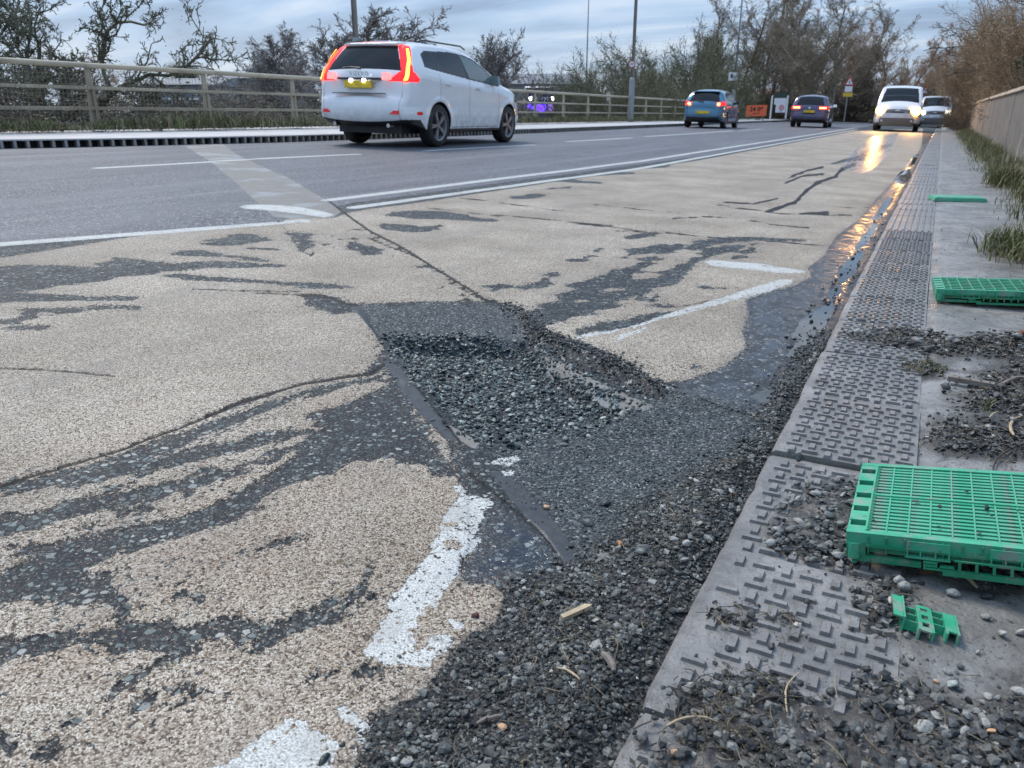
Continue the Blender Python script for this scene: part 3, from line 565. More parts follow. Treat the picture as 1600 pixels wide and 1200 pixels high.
def build_far_side():
    Y = np.concatenate([np.arange(-6, 60, .5), np.arange(60, 79, 2.)]); kx = far_kerb(Y); kz = road_base(kx) + .115
    v = []; 
    for (y, x, z) in zip(Y, kx, kz):
        v += [(x-.15, y, z+.001), (x-.16, y, z-.002), (-12.55-(max(0, x*-1-10.6))*1.0, y, z+.06), (min(-13.3, -13.3-(max(0, x*-1-10.6))), y, z+.09)]
    n = 4; f = [(i*n+k, i*n+k+1, (i+1)*n+k+1, (i+1)*n+k) for i in range(len(Y)-1) for k in range(n-1)]
    me = np_mesh('pavement', v, np.array(f), PAVE, False); tag(link('pavement', me), kind='structure', label='pale pavement on the far side of the road')
    # combined kerb drain: a concrete kerb whose face is a row of dark inlet slots
    root = empty('drain_kerb', (0, 0, 0)); tag(root, kind='structure', label='concrete drainage kerb with a row of dark inlet slots')
    top = MB(); base = MB(); back = MB()
    for i in range(len(Y)-1):
        for m, (a, b, z0, z1) in ((top, (-.15, .0, -.018, 0)), (base, (-.16, -.004, -.20, -.112)), (back, (-.155, -.12, -.112, -.018))):
            x0, x1 = kx[i], kx[i+1]; za, zb = kz[i], kz[i+1]
            m.add([(x0+a, Y[i], za+z0), (x0+b, Y[i], za+z0), (x0+b, Y[i], za+z1), (x0+a, Y[i], za+z1), (x1+a, Y[i+1], zb+z0), (x1+b, Y[i+1], zb+z0), (x1+b, Y[i+1], zb+z1), (x1+a, Y[i+1], zb+z1)], [(0, 1, 5, 4), (1, 2, 6, 5), (2, 3, 7, 6), (3, 0, 4, 7)])
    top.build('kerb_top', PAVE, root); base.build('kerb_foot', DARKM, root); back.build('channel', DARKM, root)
    web = MB().box(-.12, -.003, -.018, .018, -.113, -.017).mesh('slot_web', CONC)
    y = 4.6; k = 0; rest = MB()
    while y < 60:
        x = float(far_kerb(y)); z = float(road_base(x))+.115
        if k < 240: link('slot_web', web, root, (x, y, z), (0, 0, atan2(-(float(far_kerb(y+.2))-x), .2)))
        else: rest.box(x-.12, x-.003, y-.018, y+.018, z-.113, z-.017)
        y += .155; k += 1
    r = rest.build('slot_webs', CONC, root); r['kind'] = 'stuff'
build_far_side()

# ----------------------------------------------------------------- parapet fence
FENM = simple('cream_fence_paint', (.42, .37, .27), .5, var=.12, scale=3, dirt=(.16, .13, .09, .7), obj=False); WIREM = simple('wire', (.22, .21, .17), .5, .3)
def base_z(y): return float(road_base(far_kerb(y))) + .115 + .065
def build_fence():
    root = empty('parapet_fence', (FENX, 20, .45)); root.location = (FENX, 20, 0)
    tag(root, 'cream painted steel parapet fence with three rails and wire mesh beyond the far pavement', 'fence')
    ys = [8.95 + 2.425*k for k in range(-4, 20)]; dY = -20
    post = MB()
    # tapered T shaped post, wider towards its foot
    for (a, b, z0, z1) in ((.09, .035, 0, 1.0),):
        post.add([(-.03, -a, z0), (.03, -a, z0), (.03, a, z0), (-.03, a, z0), (-.02, -b, z1), (.02, -b, z1), (.02, b, z1), (-.02, b, z1)], [(0, 3, 2, 1), (4, 5, 6, 7), (0, 1, 5, 4), (1, 2, 6, 5), (2, 3, 7, 6), (3, 0, 4, 7)])
    post.box(-.09, .09, -.11, .11, -.03, .02); post.box(.03, .07, -.02, .02, .0, .6, tap=.008)
    pm = post.mesh('post', FENM)
    for y in ys: link('post', pm, root, (0, y+dY, .49), (0, 0, 0))
    y0, y1 = ys[0], ys[-1]
    def rail(z, h, w, top=False):
        m = MB()
        if top: m.tube([(.04, y+dY, z + (.004 if i % 2 else 0)) for i, y in enumerate(np.linspace(y0, y1, 24))], .045, 10)
        else:
            m.box(.021, .021+w, y0+dY, y1+dY, z-h/2, z+h/2)
        m.build('rail', FENM, root, smooth=False)
    rail(1.475, .09, .1, True); rail(1.125, .055, .05); rail(.80, .055, .05)
    # welded wire mesh
    m = MB(); z0, z1 = .50, 1.44
    ye = 24.5
    for y in np.arange(y0, ye, .075): m.box(-.0012+.08, .0018+.08, y+dY-.0016, y+dY+.0016, z0, z1)
    for z in np.arange(z0, z1, .075): m.box(.0805, .0835, y0+dY, ye+dY, z-.0016, z+.0016)
    r = m.build('wire_mesh', WIREM, root); r['kind'] = 'stuff'
build_fence()

# ----------------------------------------------------------------- right hand parapet wall
def build_wall():
    t = NT('board_marked_concrete'); P = t.pos(); n = t.noise(P, 3, 6, .65); s = t.noise(t.pos((1, 9, .6)), 1.6, 4, .6)
    c = t.mix(t.mr(n, .35, .65), (.10, .097, .093), (.165, .16, .15)); c = t.mix(t.mr(s, .5, .72, 0, .7), c, (.07, .066, .06)); t.bump(n, .01); m = t.fin(c, .8)
    root = empty('parapet_wall', (1.02, 20, 0)); tag(root, 'grey concrete parapet wall with pale coping along the right edge of the footway', 'wall')
    cop = simple('coping_stone', (.42, .36, .29), .7, var=.2, scale=4, bump=.003, dirt=(.2, .17, .13), obj=False)
    L = 2.0; k = 0
    pan = MB().box(0, .28, .012, L-.012, -.3, 1.03).mesh('wall_panel', m); cp = MB().box(-.035, .315, .006, L-.006, 1.031, 1.085, tap=.006).mesh('coping', cop)
    y = -6
    while y < 54:
        xo = max(0, (y-30))*.012; zz = max(0, y-8)*.0032
        link('wall_panel', pan, root, (xo + random.uniform(-.003, .003), y-20, zz)); link('coping', cp, root, (xo, y-20, zz)); y += L
build_wall()

# ----------------------------------------------------------------- grass, weeds
def blade_field(name, pts, h, mats, lean=.5, w=.004, label='', seg=2):
    """pts (N,3) roots; h (N,) heights -> bent grass blades"""
    n = len(pts); a = rng.uniform(0, 2*pi, n); ln = rng.uniform(.1, 1, n)*lean*h; ca, sa = np.cos(a), np.sin(a); ww = w*rng.uniform(.6, 1.4, n)
    V = []; 
    for k, (u, wk) in enumerate(((0, 1), (.55, .8), (1, .12))):
        cx = pts[:, 0] + ca*ln*u**1.8; cy = pts[:, 1] + sa*ln*u**1.8; cz = pts[:, 2] + h*(u - .25*u*u*ln/h)
        for sg in (-1, 1): V.append(np.stack([cx - sa*ww*wk*sg, cy + ca*ww*wk*sg, cz], 1))
    V = np.stack(V, 1).reshape(-1, 3); b = np.arange(n)*6
    f = np.concatenate([np.stack([b, b+1, b+3, b+2], 1), np.stack([b+2, b+3, b+5, b+4], 1)])
    tint = np.repeat(rng.random(n), 6)
    o = link(name, np_mesh(name, V, f, mats, True, {'tint': tint})); tag(o, label, kind='stuff'); return o
def grass_mat(name, cols, rough=.6):
    t = NT(name); c = t.ramp(t.attr('tint'), [(i/(len(cols)-1), q) for i, q in enumerate(cols)]); t.b.inputs['Subsurface Weight'].default_value = 0; return t.fin(c, rough)
GRASS = grass_mat('weed_green', [(.04, .032, .018), (.06, .065, .022), (.095, .12, .03), (.15, .19, .05), (.20, .16, .09), (.34, .29, .18)])
DRY = grass_mat('dead_stem', [(.03, .024, .018), (.09, .07, .045), (.20, .16, .10), (.34, .29, .19)])
def leaves_field(name, pts, size, mat, label, n_=None):
    n = len(pts); d = rng.normal(size=(n, 3)); d /= np.linalg.norm(d, axis=1)[:, None]; u = np.cross(d, [0, 0, 1.]) + 1e-4; u /= np.linalg.norm(u, axis=1)[:, None]; w = np.cross(d, u)
    s = (size*rng.uniform(.5, 1.4, n))[:, None]; V = np.stack([pts-u*s, pts-w*s*.5, pts+u*s, pts+w*s*.5], 1).reshape(-1, 3); b = np.arange(n)*4
    return np_mesh(name, V, np.stack([b, b+1, b+2, b+3], 1), mat, False, {'tint': np.repeat(rng.random(n), 4)})
def build_verges():
    # strip of weeds at the foot of the far fence
    n = 24000; y = rng.uniform(4, 46, n)**1.0; x = -12.62 + rng.normal(0, .16, n); k = fbm(y*1.1, x*2, 5, 3) + rng.uniform(-.3, .3, n) > -.25; x, y = x[k], y[k]
    z = np.array([.455]*len(x)) + 0; h = rng.uniform(.07, .24, len(x))*(1+.9*fbm(y*1.3, 0*y, 8, 3))
    blade_field('verge_weeds', np.stack([x, y, z], 1), np.maximum(h, .03), GRASS, .8, .008, 'low green weeds and grass along the foot of the cream fence')
    m = 14000; y = rng.uniform(4, 46, m); x = -12.45 + rng.normal(0, .12, m); p = np.stack([x, y, .445+rng.uniform(0, .07, m)], 1)
    o = link('leaf_litter', leaves_field('leaf_litter', p, .018, LEAF_BROWN, '')); tag(o, 'dark leaf litter between the far pavement and the fence', kind='stuff')
    # right verge
    n = 42000; y = 2.6 + rng.uniform(0, 1, n)**1.3*34; x = .98 - np.abs(rng.normal(0, .17, n)); dens = fbm(y*.9, x*2.5, 15, 3); k = (dens + rng.uniform(-.35, .35, n) > -.3) & (x > .28); x, y, dens = x[k], y[k], dens[k]
    z = foot_zz(x, y); h = (.05 + .12*rng.random(len(x))**2)*(1.1+1.2*np.maximum(0, dens))*np.clip(1.6*(x-.15), .35, 1)*np.clip(.55+y*.03, .6, 1.3)
    blade_field('wall_weeds', np.stack([x, y, z], 1), h, GRASS, .8, .0028, 'green grass and weeds growing at the foot of the concrete wall')
    # bright tussock and a tall tuft of pale dead stems
    for (px, py, hh, nb, mm, ll, nm) in ((1570, 292, .30, 1100, GRASS, 'bright green grass tussock against the wall beside the dead stems', 'grass_tussock'), (1588, 400, .20, 700, GRASS, 'green tussock at the right edge above the far crate', 'grass_tussock')):
        c = flat_pt(px, py); p = np.stack([c[0]+rng.normal(0, .07, nb), c[1]+rng.normal(0, .16, nb), np.full(nb, .02)], 1)
        o = blade_field(nm, p, rng.uniform(.3, 1, nb)*hh*.85, mm, 1.3, .0032, ll); del o['kind']; tag(o, cat='grass tuft')
    c = flat_pt(1578, 268); nb = 16; p = np.stack([c[0]+rng.normal(0, .05, nb), c[1]+rng.normal(0, .2, nb), np.full(nb, .02)], 1)
    o = blade_field('dead_stalks', p, rng.uniform(.3, .62, nb), grass_mat('pale_stalk', [(.42, .37, .26), (.5, .45, .33)]), .45, .006, 'tall pale dead stalks standing against the concrete wall'); del o['kind']; tag(o, cat='dead plant')
    n = 9000; y = rng.uniform(45, 75, n); x = rng.uniform(-24, -13.5, n); blade_field('far_verge_grass', np.stack([x, y, terrain_z(x, y)], 1), rng.uniform(.1, .3, n), GRASS, .8, .03, 'green grass verge round the roadside signs')
def leaf_mat(name, cols):
    t = NT(name); c = t.ramp(t.attr('tint'), [(i/(len(cols)-1), q) for i, q in enumerate(cols)]); return t.fin(c, .7)
LEAF_BROWN = leaf_mat('brown_leaf', [(.04, .03, .02), (.10, .075, .045), (.17, .125, .08), (.24, .19, .12)])
LEAF_OLIVE = leaf_mat('olive_leaf', [(.04, .04, .018), (.12, .115, .052), (.21, .195, .10), (.36, .33, .21)])
LEAF_IVY = leaf_mat('ivy_leaf', [(.010, .018, .008), (.02, .035, .014), (.035, .055, .02), (.06, .085, .035)])
LEAF_TAN = leaf_mat('tan_leaf', [(.10, .07, .035), (.23, .17, .09), (.36, .27, .15), (.52, .42, .26)])
LEAF_RED = leaf_mat('russet_twig_tip', [(.14, .08, .045), (.28, .165, .095), (.40, .25, .15), (.52, .36, .24)])
build_verges()

# ----------------------------------------------------------------- trees: recursive limbs, twigs as fine prisms
def bark(name, c0, c1):
    t = NT(name); P = t.obj(); n = t.noise(P, 5, 5, .6); c = t.mix(t.mr(n, .35, .65), c0, c1); return t.fin(c, .9)
BARK = bark('grey_bark', (.085, .077, .064), (.20, .18, .15)); BARKB = bark('brown_bark', (.075, .06, .046), (.18, .15, .115)); BARKG = bark('mossy_bark', (.07, .07, .045), (.17, .165, .11)); BARKL = bark('pale_birch_bark', (.14, .125, .115), (.32, .29, .27)); BARKT = bark('woodland_bark', (.14, .115, .085), (.36, .30, .22)); BARKR = bark('russet_bark', (.20, .13, .08), (.40, .27, .17))
class Tree:
    def __init__(s, seed): s.r = random.Random(seed); s.seg = []; s.tips = []; s.trunk = []; s.starts = []
    def grow(s, p, d, L, r, lv, P):
        if lv == 0: s.starts.append(len(s.trunk))
        R = s.r; n = P['seg'][min(lv, len(P['seg'])-1)]; st = L/n; q = p.copy(); dd = d.copy()
        for i in range(n):
            w = P['wob'] * (1 + .5*lv)
            dd = (dd + Vector((R.gauss(0, w), R.gauss(0, w), R.gauss(0, w))) + Vector((0, 0, P['up'][min(lv, len(P['up'])-1)]))).normalized()
            q2 = q + dd*st; r2 = r*(1 - (1-P['tap'])*(i+1)/n); r1 = r*(1 - (1-P['tap'])*i/n)
            (s.trunk if lv <= 0 else s.seg).append((q.copy(), q2.copy(), r1, r2))
            if lv < P['lv']:
                k = P['br'][lv]; kk = int(k) + (R.random() < k-int(k))
                if (i+1)/n >= P['bare'][min(lv, len(P['bare'])-1)]:
                    for _ in range(kk):
                        a = dd.cross(Vector((R.gauss(0, 1), R.gauss(0, 1), R.gauss(0, 1)))).normalized(); an = P['ang']*R.uniform(.7, 1.25)
                        nd = (dd*cos(an) + a*sin(an)).normalized(); f = P['len'][lv]*R.uniform(.6, 1.15)
                        s.grow(q2 - dd*st*R.random(), nd, L*f*(1-.35*(i+1)/n), r2*P['rr'], lv+1, P)
            q = q2
        if lv >= P['lv']-1: s.tips.append((q.copy(), dd.copy()))
    def arrays(s, segs, n, minr):
        if not segs: return np.zeros((0, 3)), np.zeros((0, 4), int)
        a = np.array([q[0] for q in segs]); b = np.array([q[1] for q in segs]); ra = np.maximum([q[2] for q in segs], minr); rb = np.maximum([q[3] for q in segs], minr*.8)
        d = b-a; d /= np.linalg.norm(d, axis=1)[:, None]+1e-9; u = np.cross(d, [.31, .17, .94]); u /= np.linalg.norm(u, axis=1)[:, None]+1e-9; w = np.cross(d, u)
        V = []
        for (c, rr) in ((a, ra), (b, rb)):
            for k in range(n): t = 2*pi*k/n; V.append(c + (cos(t)*u + sin(t)*w)*rr[:, None])
        V = np.stack(V, 1).reshape(-1, 3); m = len(segs); o = np.arange(m)*2*n
        f = np.concatenate([np.stack([o+k, o+(k+1) % n, o+n+(k+1) % n, o+n+k], 1) for k in range(n)]); return V, f
    def build(s, name, mat, leafmat=None, nleaf=0, lsize=.05, spread=.15, minr=.006, parts=('trunk', 'crown')):
        root = empty(name); tn = 'stem' if len(s.starts) > 3 else 'trunk'; st = s.starts + [len(s.trunk)]
        for a, b in zip(st[:-1], st[1:]): v, f = s.arrays(s.trunk[a:b], 7, .01); link(tn, np_mesh(tn, v, f, mat, True), root)
        v, f = s.arrays(s.seg, 3, minr); link(parts[1], np_mesh(parts[1], v, f, mat, False), root)
        if leafmat and nleaf:
            T = np.array([q[1] for q in s.seg]); wt = 1/np.maximum([q[3] for q in s.seg], minr); k = rng.choice(len(T), nleaf, p=wt/wt.sum()); P = T[k] + rng.normal(0, spread, (nleaf, 3)); P = P[P[:, 2] > .05]; spread
            link('leaves', leaves_field('leaves', P, lsize, leafmat, ''), root)
        s.h = max(q[0].z for q in s.tips) if s.tips else 1.
        root['_h'] = s.h; return root
def P_(**k):
    d = dict(seg=[5, 5, 4, 4, 3], wob=.10, up=[.02, .05, .04, .03], tap=.45, lv=4, br=[2, 1.4, 1.3, 1.2], bare=[.4, .15, 0, 0], ang=.75, len=[.62, .6, .58, .6], rr=.6); d.update(k); return d
def make_trees():
    T = {}
    def mk(key, seed, P, L, r, d=(0, 0, 1), stems=1, **k):
        t = Tree(seed)
        for i in range(stems):
            a = t.r.uniform(0, 2*pi); sp = k.get('sprd', .0); dd = Vector((d[0] + sp*cos(a), d[1] + sp*sin(a), d[2])).normalized()
            t.grow(Vector((.25*sp*cos(a)*k.get('foot', 1), .25*sp*sin(a)*k.get('foot', 1), 0)), dd, L*(t.r.uniform(.8, 1.1) if i else 1), r, 0, P)
        kw = {q: w for q, w in k.items() if q not in ('sprd', 'foot')}
        ob = t.build(key, kw.pop('mat'), **kw); T[key] = (ob, t.h)
    mk('bare_tree', 11, P_(br=[3.2, 2.5, 2.1, 1.6], lv=4, ang=.66, up=[.02, .07, .05, .02]), 5.6, .13, mat=BARKL, minr=.010, leafmat=LEAF_BROWN, nleaf=500, lsize=.02, spread=.03)
    mk('weeping_birch', 13, P_(br=[3, 2.2, 1.8, 1.2], seg=[7, 5, 5, 5], lv=4, ang=.45, up=[.02, .05, -.01, -.09], len=[.42, .6, .6, .75], wob=.07), 7.5, .08, mat=BARKL, minr=.012)
    mk('tall_tree', 17, P_(seg=[8, 6, 4, 4, 3], br=[2.3, 1.8, 1.7, 1.5], rr=.5, lv=4, ang=.72, bare=[.25, .15, 0, 0], len=[.45, .55, .55, .6], up=[.02, .07, .05, .02], wob=.12), 9, .13, mat=BARKT, minr=.0085, stems=2, sprd=.35)
    mk('russet_tree', 19, P_(seg=[7, 5, 4, 4, 3], br=[2.5, 1.8, 1.5, 1.2], lv=4, ang=.68, bare=[.2, .1, 0, 0], len=[.5, .55, .55, .6], up=[.02, .07, .05, .02], wob=.12, rr=.5), 7.5, .12, mat=BARKR, minr=.009, leafmat=LEAF_RED, nleaf=16000, lsize=.024, spread=.14)
    mk('gnarled_tree', 23, P_(seg=[6, 7, 5, 4, 3], br=[2.4, 1.8, 1.7, 1.5], lv=4, ang=.8, wob=.17, bare=[.25, .15, 0, 0], len=[.75, .55, .5, .5], up=[.0, .02, .02, .03]), 4.2, .15, mat=BARKG, minr=.007, stems=2, sprd=.5, leafmat=LEAF_OLIVE, nleaf=9000, lsize=.013, spread=.05)
    mk('scrub_bush', 29, P_(seg=[4, 4, 3, 3], br=[2.6, 2.0, 1.6], lv=3, ang=.6, bare=[.1, 0, 0], len=[.6, .6, .6], up=[.03, .06, .04], wob=.15), 2.6, .045, mat=BARKG, minr=.008, stems=9, sprd=.75, foot=3, leafmat=LEAF_OLIVE, nleaf=70000, lsize=.0125, spread=.11)
    mk('bramble_bush', 31, P_(seg=[5, 4, 3, 3], br=[2.4, 2.0, 1.6], lv=3, ang=.6, bare=[.1, 0, 0], len=[.6, .6, .6], up=[-.03, -.02, .0], wob=.16), 2.2, .03, mat=BARKB, minr=.007, stems=10, sprd=.9, foot=3, leafmat=LEAF_BROWN, nleaf=16000, lsize=.018, spread=.12)
    mk('hazel_thicket', 37, P_(seg=[6, 5, 4, 3], br=[2.4, 2.1, 1.6], lv=3, ang=.5, bare=[.12, 0, 0], len=[.5, .6, .6], up=[.02, .06, .04], wob=.12), 4.6, .05, mat=BARKR, minr=.006, stems=9, sprd=.45, foot=4, leafmat=LEAF_TAN, nleaf=46000, lsize=.020, spread=.11)
    mk('ivy_tree', 41, P_(seg=[6, 4, 3, 3], br=[3, 2.2, 1.5], lv=3, ang=.7, bare=[.1, 0, 0], len=[.4, .6, .6]), 4.6, .16, mat=BARKB, minr=.01, leafmat=LEAF_IVY, nleaf=26000, lsize=.028, spread=.18)
    mk('spreading_oak', 43, P_(seg=[6, 7, 5, 4, 3], br=[2.0, 1.5, 1.5, 1.4], lv=4, ang=.75, wob=.12, bare=[.35, .15, 0, 0], len=[.9, .55, .5, .55], up=[.0, .0, .03, .03]), 5.5, .22, mat=BARKB, minr=.010, leafmat=LEAF_RED, nleaf=1500, lsize=.018, spread=.05)
    return T
TREES = make_trees(); USED = set()
def plant(key, px, ytop, D, label, group=None, cat='tree', zb=None, sx=1., rz=None, name=None):
    """stands a tree so that it rises to the surveyed height"""
    src, h = TREES[key]; dh = ray(px, 181.); p = E0 + dh/np.hypot(dh[0], dh[1])*D; x, y = p[0], p[1]
    fh = x*FHV[0] + y*FHV[1]; yd = (ytop-600)/FPX; p = np.array([x, y, EYE - fh*(yd*cos(PITCH)+sin(PITCH))/(cos(PITCH)-yd*sin(PITCH))])
    z = float(terrain_z(np.array([x]), np.array([y]))[0]) - .1 if zb is None else zb
    o = src if key not in USED else copy_tree(src); USED.add(key)
    s = (p[2]-z)/h; o.location = (x, y, z); o.scale = (s*sx, s*sx, s); o.rotation_euler = (0, 0, rz if rz is not None else random.uniform(0, 6.28))
    if '_h' in o: del o['_h']
    for k in ('group',):
        if k in o: del o[k]
    tag(o, label, cat, group)
    if name: o.name = name
    return o
ORD = ['leftmost', 'second from the left', 'third from the left', 'fourth from the left', 'fifth from the left', 'sixth from the left', 'seventh from the left', 'eighth from the left', 'ninth from the left', 'tenth from the left', 'eleventh from the left', 'twelfth from the left', 'rightmost']
def cluster(key, pts, plural, group, cat, zb, sx, rz=None):
    pts = sorted(pts)
    for i, (px, yt, D) in enumerate(pts):
        w = 'rightmost' if i == len(pts)-1 else ORD[i]
        plant(key, px, yt, D, w + ' of the ' + plural, group, cat, zb=zb, sx=sx, rz=(None if rz is None else i*rz))
def build_trees():
    # left: large gnarled trees behind the fence
    plant('gnarled_tree', -120, -70, 24, 'large gnarled bare tree with crooked limbs at the far left behind the fence', zb=-3.2, rz=1.0, sx=.95)
    plant('gnarled_tree', -190, -90, 20, 'mossy crooked tree cut off by the left edge', zb=-3.2, rz=3.9)
    plant('gnarled_tree', -70, 0, 27, 'lower crooked tree whose outer twigs hang over the fence at left', zb=-3.0, rz=5.2, sx=.9)
    cluster('bramble_bush', [(-40, 90, 21), (40, 100, 22), (120, 108, 23), (190, 118, 24), (60, 125, 19), (150, 138, 20)], 'brown brambles behind the left fence mesh', 'brambles behind the left fence', 'bush', -1.6, 1.3)
    plant('russet_tree', 180, 78, 60, 'small russet tree far behind the bridge at left', zb=-3.5, sx=1.3)
    plant('ivy_tree', 268, 112, 32, 'small dark evergreen behind the fence between two posts', zb=-2.5, sx=.8)
    for px, yt, D, w in [(285, 92, 160, 'left'), (312, 92, 165, 'right')]: plant('ivy_tree', px, yt, D, f'{w} one of two small distant round trees above the far roofs', zb=-3.5, sx=1.2)
    plant('weeping_birch', 440, 22, 48, 'feathery pale birch left of the lamp post', zb=-3.5, rz=.4, sx=1.15)
    plant('bare_tree', 535, 12, 42, 'dark round bare tree behind the lamp post and the white car', zb=-3.5, rz=2.2, sx=1.3)
    plant('bare_tree', 590, 60, 46, 'small bare tree just right of the lamp post', zb=-3.5, rz=4.4, sx=1.3)
    plant('bare_tree', 400, 70, 70, 'low hazy bare tree left of the birch', zb=-3.5, rz=3.2, sx=1.4)
    plant('weeping_birch', 745, 58, 52, 'thin pale bare tree behind the roof of the white car', zb=-3.5, rz=5)
    plant('bare_tree', 780, 50, 40, 'bare tree thick with ivy right of the white car roof', zb=-3.5, rz=1.2, sx=.8)
    plant('bramble_bush', 786, 128, 44, 'brown bush just ahead of the white car', None, 'bush', zb=-3.5, sx=.5)
    cluster('bramble_bush', [(x, random.uniform(132, 148), random.uniform(34, 44)) for x in (330, 360, 395, 430, 470, 505)], 'low brown scrub clumps behind the white car', 'low scrub behind the fence', 'bush', -3.6, 1.7)
    cluster('scrub_bush', [(x, random.uniform(146, 158), random.uniform(24, 30)) for x in (225, 250, 300, 345, 380)], 'low olive bushes behind the fence mesh', 'olive bushes behind the fence', 'bush', -3.0, 1.3)
    # centre: dense scrub bank
    cluster('scrub_bush', [(918, 78, 48), (945, 80, 46), (970, 88, 44), (932, 112, 46), (960, 115, 43), (1000, 95, 46)], 'grey olive scrub bushes beyond the fence', 'scrub bank beyond the fence', 'bush', -3.2, .66)
    cluster('scrub_bush', [(1018, 62, 62), (1054, 42, 66), (1086, 50, 70), (1036, 85, 56), (1068, 82, 62), (1100, 72, 72), (1008, 112, 52), (1048, 120, 58), (1082, 118, 66)], 'tall bushes left of the camera sign', 'tall bushes left of the camera sign', 'bush', -2.5, .8)
    plant('ivy_tree', 1122, 40, 76, 'dark ivy clad tree just left of the camera sign post', zb=-1, sx=.75)
    plant('tall_tree', 1085, -20, 74, 'bare tree rising out of the bushes left of the camera sign', zb=-1, rz=.5, sx=.8)
    # right of centre: bare woodland behind the junction
    for i, (px, yt, D, nm) in enumerate([(1172, -60, 78, 'spreading bare tree directly above the camera sign'), (1200, -40, 82, 'tall forked bare tree behind the orange sign'), (1236, -50, 80, 'tall straight bare tree behind the white signboard'), (1262, -10, 70, 'bare tree above the left side of the dark estate car'), (1290, -30, 68, 'tall bare tree above the right side of the dark estate car'), (1330, 0, 80, 'bare tree behind the triangular warning sign'), (1225, 20, 90, 'paler bare tree set back behind the signboard')]):
        plant('tall_tree', px, yt, D, nm, zb=0, rz=i*1.3, sx=1.05)
    cluster('russet_tree', [(1300, 30, 92), (1342, 22, 88), (1380, 20, 96), (1415, 36, 86), (1362, 55, 84), (1325, 75, 82), (1452, 52, 92), (1400, 70, 100), (1280, 70, 86), (1432, 78, 82), (1472, 74, 88)], 'russet trees where the road disappears', 'russet trees at the end of the road', 'tree', .1, 1.1, .9)
    cluster('bramble_bush', [(1278, 135, 84), (1308, 128, 80), (1345, 120, 76), (1385, 122, 84), (1425, 118, 88), (1465, 110, 92), (1330, 140, 90), (1400, 140, 100)], 'dark undergrowth clumps at the road end', 'undergrowth at the end of the road', 'bush', -.1, 2.2, .9)
    # right: thicket leaning over the wall
    cluster('hazel_thicket', [(1494, 84, 84), (1503, 74, 72), (1518, 62, 60), (1534, 46, 51), (1552, 26, 44), (1574, -4, 38), (1600, -34, 33), (1634, -66, 28), (1680, -80, 24), (1596, 96, 35), (1640, 80, 28)], 'tan hazel thickets leaning over the wall', 'hazel thicket behind the wall', 'bush', -.6, .82, 1.7)
    cluster('bramble_bush', [(1494, 158, 52), (1502, 162, 46), (1510, 168, 40)], 'dark brambles spilling over the far end of the footway', 'brambles at the far end of the wall', 'bush', 0., .75)
    cluster('ivy_tree', [(1600, 20, 24), (1640, 0, 21), (1590, 75, 26)], 'dark ivy masses above the wall at the right edge', 'ivy above the wall', 'ivy', -.5, .5)
    plant('spreading_oak', 1600, -150, 37, 'overhanging tree whose heavy bare limbs reach left across the sky at upper right', zb=-1.5, rz=2.6, sx=1.35)
    plant('russet_tree', 1575, -30, 48, 'russet tree rising behind the hazel thicket', zb=-1, rz=2, sx=.9)
    plant('scrub_bush', 1512, 140, 78, 'dark bush at the far end of the concrete wall', zb=-.6, sx=.62, cat='bush')
build_trees()
def far_woods():
    # distant tree line round the horizon, reads as one mass
    n = 50000; a = rng.uniform(-1.35, .9, n); d = rng.uniform(190, 420, n); x = -np.sin(-a)*d; y = np.cos(a)*d; h = (3 + 3*vnoise(a*40, d*.02, 3) + 2*vnoise(a*150, d*.1, 4))*(.35+.65*rng.random(n)**.5)
    p = np.stack([x, y, h-3.5-3], 1); t = leaf_mat('far_wood', [(.05, .045, .04), (.085, .075, .06), (.11, .10, .085), (.13, .115, .10)])
    o = link('far_woods', leaves_field('far_woods', p, .7, t, '')); tag(o, 'distant line of bare woodland along the horizon', kind='stuff')
far_woods()
# ================================================================= LAMP POSTS, SIGNS
STEEL = simple('galvanised_steel', (.26, .27, .27), .45, .4, var=.12, scale=4, dirt=(.14, .13, .12, .5)); STEELD = simple('dark_painted_steel', (.10, .105, .11), .5, .2)
SIGNW = simple('sign_white', (.72, .72, .72), .4, var=.05); SIGNR = simple('sign_red', (.45, .03, .03), .4); SIGNK = simple('sign_black', (.015, .015, .015), .4); SIGNO = simple('sign_orange', (.75, .14, .05), .5, var=.08); SIGNY = simple('sign_yellow', (.65, .42, .05), .5)
SIGNB = simple('sign_back', (.2, .2, .2), .5, .5)
def text_mesh(s, size, mat, name='lettering', bold=.0):
    c = bpy.data.curves.new('t', 'FONT'); c.body = s; c.size = size; c.align_x = 'CENTER'; c.align_y = 'CENTER'; c.extrude = .004; c.offset = bold
    o = bpy.data.objects.new('t', c); COL.objects.link(o); dg = bpy.context.evaluated_depsgraph_get(); me = bpy.data.meshes.new_from_object(o.evaluated_get(dg)); bpy.data.objects.remove(o); bpy.data.curves.remove(c)
    me.name = name; me.materials.clear(); me.materials.append(mat); return me
